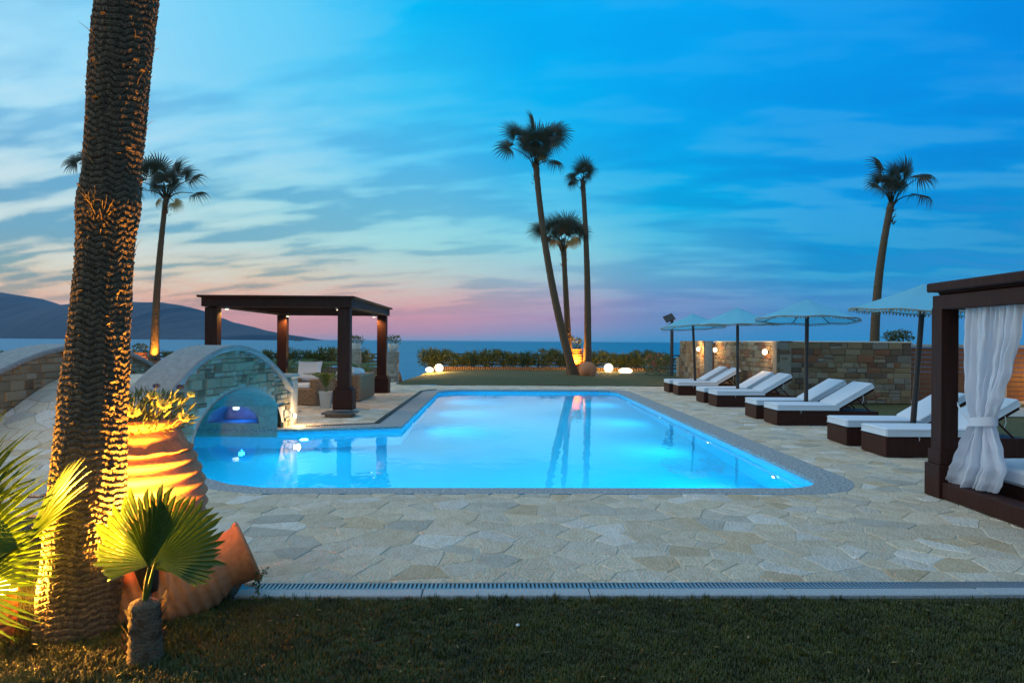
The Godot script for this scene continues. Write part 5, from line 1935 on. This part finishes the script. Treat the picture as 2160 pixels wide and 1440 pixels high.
	var ax := Vector3(-0.5, 0.25, -0.8).normalized()
	var sx := ax.cross(Vector3.UP).normalized()
	m.lathe([Vector2(0.0, -0.34), Vector2(0.2, -0.32), Vector2(0.33, -0.16), Vector2(0.37, 0.02), Vector2(0.33, 0.2), Vector2(0.2, 0.34), Vector2(0.16, 0.4), Vector2(0.2, 0.44), Vector2(0.16, 0.44), Vector2(0.13, 0.36)], 30, Vector3.ZERO, Basis(sx, ax, sx.cross(ax)))
	part(t, "body", m, M.clay)
	uplight("jar_spotlight", "bright spotlight shining on the jar between the far palms", p(2.72, 0.3, 30.25), Vector3(0.0, 1, -0.2), 14.0, 75.0)
	t = thing("electric_box", "tiny pale socket box on the far lawn by the round jar", "box", p(3.46, 0.1, 28.9))
	m = MB.new()
	m.slab(Vector3(0, 0.06, 0), Vector3(0.1, 0.12, 0.05), 0.01)
	part(t, "case", m, M.plaster)
	# pillars with bowls of flowers
	var side := ["pillar partly behind the pergola's front post", "pillar standing free at the edge of the far lawn"]
	for k in 2:
		var x0: float = [-5.7, -4.32][k]
		t = thing("stone_pillar", "pale stone-faced " + side[k], "pillar", p(x0, 0, 25.85), 0, "pillars with flower bowls")
		m = MB.new()
		m.box(Vector3(0, 0.54, 0), Vector3(0.34, 1.08, 0.34))
		part(t, "core", m, M.mortar)
		m = MB.new()
		m.slab(Vector3(0, 1.1, 0), Vector3(0.42, 0.05, 0.42), 0.012)
		part(t, "cap", m, M.plaster)
		var tones := [Color(0.46, 0.42, 0.34), Color(0.54, 0.5, 0.42), Color(0.4, 0.36, 0.29)]
		stone_face(t, Vector3(-0.175, 0, 0.17), Vector3.RIGHT, Vector3.UP, Vector3.BACK, 0.35, 1.07, 50 + k, flat(0), flat(2), tones, 0.8)
		stone_face(t, Vector3(0.17, 0, 0.175), Vector3.FORWARD, Vector3.UP, Vector3.RIGHT, 0.35, 1.07, 52 + k, flat(0), flat(2), tones, 0.8)
		t = thing("white_bowl", ["white round bowl on the pillar behind the pergola post", "white round bowl on the free-standing pillar"][k], "bowl", p(x0, 1.125, 25.85), 0, "bowls on the pillars")
		m = MB.new()
		m.lathe([Vector2(0.09, 0), Vector2(0.15, 0.04), Vector2(0.195, 0.14), Vector2(0.19, 0.24), Vector2(0.17, 0.28), Vector2(0.155, 0.28), Vector2(0.16, 0.22), Vector2(0.0, 0.2)], 28)
		part(t, "bowl", m, M.white_pot)
		t = thing("bowl_plant", ["leafy plant in the bowl behind the pergola post", "leafy plant in the bowl on the free-standing pillar"][k], "plant", p(x0, 1.3, 25.85), 0, "plants in the bowls")
		m = MB.new()
		rng.seed = 90 + k
		leafy(m, 130, Vector3(0.27, 0.18, 0.22), Vector3(0.02, 0.2, 0), 0.11, 0.045, 0.4)
		part(t, "foliage", m, M.hedge)
		m = MB.new()
		for i in 8:
			m.tube([Vector3(0, 0.02, 0), Vector3(rf(-0.2, 0.2), rf(0.2, 0.36), rf(-0.15, 0.15))], [0.006, 0.003], 4, false)
		part(t, "stem", m, M.stem)
	t = thing("clay_pot", "terracotta pot on the shore bank beside the slender lit palm", "pot", p(-16.0, 0.3, 30.6))
	m = MB.new()
	m.lathe(jar_profile(0.62, 0.2, 0.36, 0.27, 0.3, 7, 0.012), 30)
	part(t, "body", m, M.clay)
	m = MB.new()
	m.lathe([Vector2(0.3, -0.32), Vector2(0.26, -0.3), Vector2(0.24, 0.0), Vector2(0.0, 0.0)], 20)
	part(t, "stand", m, M.mortar)
	t = thing("pot_plant", "bushy dark plant in the terracotta pot near the slender palm", "plant", p(-16.0, 0.86, 30.6))
	m = MB.new()
	rng.seed = 95
	leafy(m, 200, Vector3(0.32, 0.24, 0.28), Vector3(0, 0.22, 0), 0.12, 0.05, 0.3)
	part(t, "foliage", m, M.hedge)
	m = MB.new()
	m.tube([Vector3(0, -0.08, 0), Vector3(0.02, 0.3, 0)], [0.02, 0.01], 6)
	part(t, "stem", m, M.stem)
	uplight("bank_spotlight", "spotlight in the shrubs beyond the big palm trunk", p(-15.7, 0.05, 29.9), Vector3(-0.2, 1, -0.5), 3.0, 70.0)
	# solar lamp post and flowering bush at the end of the walls
	t = thing("solar_lamp_post", "tall wooden lamp post with a tilted solar panel at the shore", "lamp post", p(6.66, 0, 29.6))
	m = MB.new()
	m.tube([Vector3.ZERO, Vector3(0, 2.45, 0)], [0.075, 0.065], 12)
	part(t, "post", m, M.rail)
	m = MB.new()
	m.slab(Vector3(-0.12, 2.52, 0), Vector3(0.42, 0.03, 0.4), 0.006, Basis(Vector3.BACK, 0.4) * Basis(Vector3.RIGHT, 0.75))
	part(t, "solar_panel", m, M.dark)
	m = MB.new()
	m.tube([Vector3(0, 2.25, 0), Vector3(-0.12, 2.28, 0), Vector3(-0.16, 2.2, 0)], [0.015, 0.015, 0.015], 6)
	m.lathe([Vector2(0.0, -0.09), Vector2(0.08, -0.05), Vector2(0.09, 0.02), Vector2(0.04, 0.07), Vector2(0.0, 0.08)], 14, Vector3(-0.17, 2.16, 0))
	part(t, "lantern", m, M.dark)
	t = thing("flower_bush", "dark bush dotted with red flowers at the foot of the solar lamp post", "bush", p(6.25, 0.0, 30.3))
	m = MB.new()
	rng.seed = 97
	leafy(m, 900, Vector3(0.75, 0.5, 0.6), Vector3(0, 0.55, 0), 0.13, 0.045, 0.3)
	part(t, "foliage", m, M.hedge)
	m = MB.new()
	for k in 26:
		var q := Vector3(rf(-0.6, 0.6), rf(0.5, 1.0), rf(0.1, 0.55))
		leafy(m, 5, Vector3(0.03, 0.03, 0.03), q, 0.07, 0.05, 0.2)
	part(t, "blossom", m, M.rose)
	t = thing("wall_bush", "small dark bush showing over the rubble wall beside the palm", "bush", p(11.6, 0, 21.4))
	m = MB.new()
	rng.seed = 98
	for k in 7:
		leafy(m, 70, Vector3(0.16, 0.13, 0.14), Vector3(lerpf(-0.3, 0.34, k / 6.0), 1.72 + rf(-0.1, 0.1), rf(-0.1, 0.1)), 0.08, 0.05, 0.2)
	part(t, "foliage", m, M.hedge)
	m = MB.new()
	for k in 6:
		m.tube([Vector3(rf(-0.06, 0.06), 0, 0), Vector3(lerpf(-0.3, 0.34, k / 5.0), 1.72, 0)], [0.02, 0.01], 5, false)
	part(t, "stem", m, M.stem)
	# ship on the horizon
	t = thing("motor_yacht", "distant motor yacht on the horizon seen under the pergola", "yacht", p(-903.0, -2.3, 3000.0))
	m = MB.new()
	m.prism(PackedVector2Array([Vector2(-16, -4), Vector2(14, -4), Vector2(19, 0), Vector2(14, 4), Vector2(-16, 4)]), -1, 5)
	part(t, "hull", m, M.ship)
	m = MB.new()
	m.box(Vector3(-3, 6.8, 0), Vector3(22, 3.6, 7))
	m.box(Vector3(-4, 10, 0), Vector3(15, 3, 6))
	m.box(Vector3(-4, 13, 0), Vector3(8, 3, 5))
	part(t, "superstructure", m, M.ship)
	m = MB.new()
	m.tube([Vector3(-4, 14, 0), Vector3(-5, 22, 0)], [0.8, 0.4], 6)
	part(t, "mast", m, M.ship)

# ---------------------------------------------------------------- loungers, parasols, day bed
func make_lounger() -> Node3D:
	# foot end at x = 0, head towards +x, near side at z = 0, far side at z = -0.68
	var t := thing("sun_lounger", "", "sun lounger", Vector3.ZERO, 0, "sun loungers along the pool")
	var m := MB.new()
	m.slab(Vector3(0.93, 0.135, -0.34), Vector3(1.86, 0.25, 0.66), 0.006)
	part(t, "base", m, M.wood)
	m = MB.new()
	m.slab(Vector3(0.57, 0.325, -0.34), Vector3(1.14, 0.11, 0.68), 0.02)
	var o := part(t, "seat_cushion", m, M.cloth)
	m = MB.new()
	for y in [0.283, 0.366]:
		m.tube([Vector3(0.01, y, 0.002), Vector3(1.13, y, 0.002)], [0.006, 0.006], 6)
		m.tube([Vector3(-0.002, y, -0.01), Vector3(-0.002, y, -0.67)], [0.006, 0.006], 6)
	part(o, "piping", m, M.cloth)
	var turn := Basis(Vector3.BACK, 0.53)
	m = MB.new()
	m.slab(Vector3(1.12, 0.305, -0.34) + turn * Vector3(0.38, 0.055, 0), Vector3(0.78, 0.11, 0.68), 0.02, turn)
	o = part(t, "back_cushion", m, M.cloth)
	m = MB.new()
	for y in [0.014, 0.096]:
		m.tube([Vector3(1.12, 0.305, 0.002) + turn * Vector3(0.0, y, 0), Vector3(1.12, 0.305, 0.002) + turn * Vector3(0.76, y, 0)], [0.006, 0.006], 6)
	part(o, "piping", m, M.cloth)
	m = MB.new()
	m.slab(Vector3(1.12, 0.285, -0.34) + turn * Vector3(0.37, -0.012, 0), Vector3(0.76, 0.03, 0.62), 0.004, turn)
	part(t, "back_frame", m, M.wood)
	for z in [-0.07, -0.61]:
		m = MB.new()
		var a := Vector3(1.12, 0.285, z) + turn * Vector3(0.42, -0.02, 0)
		m.tube([a, Vector3(1.72, 0.26, z)], [0.014, 0.014], 6)
		part(t, "strut", m, M.wood)
	m = MB.new()
	var a := Vector3(1.12, 0.305, 0.01) + turn * Vector3(0.5, 0.0, 0)
	m.tube([a, a + Vector3(0.01, -0.08, 0.01), a + Vector3(-0.015, -0.15, 0.01)], [0.005, 0.004, 0.004], 5)
	m.tube([Vector3(0.42, 0.28, 0.006), Vector3(0.43, 0.25, 0.014), Vector3(0.425, 0.22, 0.012)], [0.005, 0.004, 0.003], 5)
	part(t, "tie_string", m, M.cloth)
	return t

func make_parasol() -> Node3D:
	var t := thing("parasol", "", "parasol", Vector3.ZERO, 0, "parasols between the loungers")
	var m := MB.new()
	m.tube([Vector3.ZERO, Vector3(0, 2.3, 0)], [0.04, 0.036], 12)
	part(t, "pole", m, M.pole)
	m = MB.new()
	m.slab(Vector3(0, 0.03, 0), Vector3(0.3, 0.06, 0.3), 0.01)
	part(t, "foot_plate", m, M.dark)
	# a shallow cone of cloth over eight ribs, sagging a little between them
	m = MB.new()
	var rows := []
	for i in 11:
		var u := i / 10.0
		var row := PackedVector3Array()
		for j in 64:
			var a := TAU * j / 64.0
			var sag := 0.018 * u * pow(sin(a * 4.0), 2.0)
			row.append(Vector3(cos(a) * 0.95 * u, 2.36 - 0.4 * pow(u, 0.92) - sag, -sin(a) * 0.95 * u))
		rows.append(row)
	rows.reverse()
	m.grid(rows, true)
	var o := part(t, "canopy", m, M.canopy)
	m = MB.new()
	for j in 120:
		var a := TAU * j / 120.0
		var b := Vector3(cos(a) * 0.95, 1.965 - 0.018 * pow(sin(a * 4.0), 2.0), -sin(a) * 0.95)
		var s := Vector3(-sin(a), 0, -cos(a)) * 0.011
		var e := Vector3(cos(a) * rf(-0.01, 0.02), -0.05, -sin(a) * rf(-0.01, 0.02))
		m.quad(b - s, b + s, b + s + e, b - s + e)
	var ring := []
	var rr := []
	for j in 65:
		var a := TAU * j / 64.0
		ring.append(Vector3(cos(a) * 0.95, 1.958 - 0.018 * pow(sin(a * 4.0), 2.0), -sin(a) * 0.95))
		rr.append(0.011)
	m.tube(ring, rr, 5, false)
	part(o, "fringe", m, M.fringe)
	for k in 8:
		var a := TAU * k / 8.0
		m = MB.new()
		m.tube([Vector3(0, 2.28, 0), Vector3(cos(a) * 0.92, 1.95, -sin(a) * 0.92)], [0.01, 0.008], 6)
		part(t, "rib", m, M.pole)
	m = MB.new()
	m.lathe([Vector2(0.05, 2.2), Vector2(0.055, 2.27), Vector2(0.03, 2.3)], 12)
	part(t, "hub", m, M.pole)
	return t

func make_right() -> void:
	rng.seed = 400
	var zs := [9.32, 12.88, 16.5, 20.1]
	var xs := [4.92, 4.82, 4.77, 4.71]
	var order := ["nearest", "second", "third", "farthest"]
	var poles := [5.74, 5.7, 5.53, 5.43]
	var tilt := [[0.04, -0.05], [-0.02, -0.05], [-0.01, 0.02], [0.0, -0.06]]
	var first: Node3D = null
	var shade: Node3D = null
	for k in 4:
		for s in 2:
			var t: Node3D
			if first == null:
				first = make_lounger()
				t = first
			else:
				t = first.duplicate()
				t.name = numbered("sun_lounger")
				add_child(t)
			t.position = p(xs[k] - 0.018 * s, 0.008, zs[k] + 1.06 * s)
			t.rotation.y = 0.012 + rf(-0.03, 0.03)
			t.set_meta("label", "white-cushioned lounger on the %s side of the %s parasol along the pool" % [["near", "far"][s], order[k]])
		var u: Node3D
		if shade == null:
			shade = make_parasol()
			u = shade
		else:
			u = shade.duplicate()
			u.name = numbered("parasol")
			add_child(u)
		u.position = p(poles[k], 0.008, zs[k] + 0.88)
		u.rotation = Vector3(tilt[k][0], k * 0.7, tilt[k][1])
		u.set_meta("label", "pale fringed parasol on a dark pole, %s of the four" % order[k])
	# day bed
	var t := thing("day_bed", "dark timber four-post day bed with roof at the pool corner", "day bed", p(4.13, 0.008, 7.12))
	var L := 2.3
	var W := 2.2
	for q in [[0.13, 0.13], [0.13, L - 0.13], [W - 0.13, 0.13], [W - 0.13, L - 0.13]]:
		var at := Vector3(q[0], 0, q[1])
		var m := MB.new()
		m.slab(at + Vector3(0.0, 1.02, 0), Vector3(0.17, 1.66, 0.17), 0.006)
		var o := part(t, "post", m, M.wood)
		m = MB.new()
		m.slab(at + Vector3(0, 0.16, 0), Vector3(0.25, 0.32, 0.25), 0.008)
		m.slab(at + Vector3(0, 0.39, 0), Vector3(0.21, 0.14, 0.21), 0.008)
		part(o, "plinth", m, M.wood)
	var mm := MB.new()
	for q in [[0.13, L * 0.5, 0.14, L - 0.28], [W - 0.13, L * 0.5, 0.14, L - 0.28]]:
		mm = MB.new()
		mm.slab(Vector3(q[0], 1.9, q[1]), Vector3(0.16, 0.14, L - 0.1), 0.006)
		part(t, "beam", mm, M.wood)
		mm = MB.new()
		mm.slab(Vector3(q[0], 0.085, q[1]), Vector3(0.2, 0.15, L - 0.52), 0.006)
		part(t, "rail", mm, M.wood)
	for z in [0.13, L - 0.13]:
		mm = MB.new()
		mm.slab(Vector3(W * 0.5, 1.9, z), Vector3(W - 0.44, 0.138, 0.16), 0.006)
		part(t, "beam", mm, M.wood)
		mm = MB.new()
		mm.slab(Vector3(W * 0.5, 0.085, z), Vector3(W - 0.52, 0.148, 0.2), 0.006)
		part(t, "rail", mm, M.wood)
	mm = MB.new()
	mm.slab(Vector3(W * 0.5, 1.995, L * 0.5), Vector3(W - 0.16, 0.05, L - 0.16), 0.02)
	part(t, "cornice", mm, M.wood)
	mm = MB.new()
	mm.slab(Vector3(W * 0.5, 2.05, L * 0.5), Vector3(W - 0.02, 0.09, L - 0.02), 0.012)
	part(t, "roof", mm, M.wood)
	mm = MB.new()
	mm.slab(Vector3(W * 0.5 + 0.05, 0.14, L * 0.5), Vector3(W - 0.62, 0.24, L - 0.6), 0.006)
	part(t, "bed_base", mm, M.wood)
	mm = MB.new()
	mm.slab(Vector3(W * 0.5 + 0.05, 0.325, L * 0.5), Vector3(W - 0.5, 0.15, L - 0.52), 0.03)
	part(t, "mattress", mm, M.cloth)
	# the curtain, gathered by a tie-back
	var c := thing("curtain", "white curtain gathered by a tie on the day bed's pool-side post", "curtain", p(4.13, 0.008, 7.12))
	var prof := [[1.84, 0.46, 1.2, 0.030], [1.6, 0.46, 1.17, 0.034], [1.3, 0.47, 1.08, 0.04], [1.05, 0.5, 0.98, 0.045], [0.9, 0.53, 0.9, 0.045], [0.82, 0.56, 0.84, 0.04], [0.77, 0.56, 0.83, 0.04], [0.7, 0.5, 0.86, 0.05], [0.55, 0.4, 0.93, 0.055], [0.4, 0.3, 1.0, 0.058], [0.25, 0.2, 0.96, 0.06], [0.14, 0.14, 0.9, 0.062]]
	var rows := []
	for i in 61:
		var y := lerpf(0.14, 1.84, i / 60.0)
		var k := prof.size() - 2
		while k > 0 and prof[k][0] < y:
			k -= 1
		var a = prof[k + 1]
		var b = prof[k]
		var w: float = clampf((y - a[0]) / (b[0] - a[0]), 0, 1)
		w = w * w * (3 - 2 * w)
		var z0 := lerpf(a[1], b[1], w)
		var z1 := lerpf(a[2], b[2], w)
		var amp := lerpf(a[3], b[3], w)
		var row := PackedVector3Array()
		for j in 261:
			var s := j / 260.0
			var wave := sin(s * 66.0 + 1.6 * sin(s * 9.0) + 0.7 * sin(y * 3.0)) * amp * (0.55 + 0.4 * sin(s * 17.0)) + 0.4 * amp * sin(s * 23.0 + y * 2.2) + 0.004 * sin(s * 150.0 + y * 9.0) + 0.003 * sin(y * 31.0 + s * 40.0)
			var hem: float = 0.05 * s * clampf((0.4 - y) / 0.26, 0, 1)
			row.append(Vector3(0.13 + wave, y + hem, lerpf(z0, z1, s) + 0.3 * amp * cos(s * 66.0)))
		rows.append(row)
	mm = MB.new()
	mm.grid(rows)
	part(c, "cloth", mm, M.sheer)
	mm = MB.new()
	var band := []
	for j in 33:
		var a := TAU * j / 32.0
		var q := PackedVector3Array()
		for y in [0.755, 0.79, 0.835]:
			q.append(Vector3(0.13 + 0.085 * cos(a), y + 0.02 * sin(a), 0.7 + 0.16 * sin(a)))
		band.append(q)
	mm.grid(band)
	band = []
	for j in 12:
		var u := j / 11.0
		var q := Vector3(0.07 + 0.03 * u, lerpf(0.8, 0.93, u) - 0.03 * sin(u * PI), lerpf(0.62, 0.38, u))
		band.append(PackedVector3Array([q + Vector3(0, -0.022, 0), q + Vector3(-0.004, 0.022, 0)]))
	mm.grid(band)
	part(c, "tie_back", mm, M.sheer)
	# curtain rod
	mm = MB.new()
	mm.tube([Vector3(0.13, 1.845, 0.2), Vector3(0.13, 1.845, L - 0.2)], [0.01, 0.01], 8)
	part(c, "rod", mm, M.dark)

func _ready() -> void:
	leaf_noise.frequency = 0.01
	make_light()
	make_materials()
	make_pool()
	make_deck()
	make_edges()
	make_lawns()
	make_hills()
	make_bridge()
	make_walls()
	make_pergola()
	make_big_palm()
	make_palms()
	make_right()
	make_seats()
	make_back_row()
	make_front()
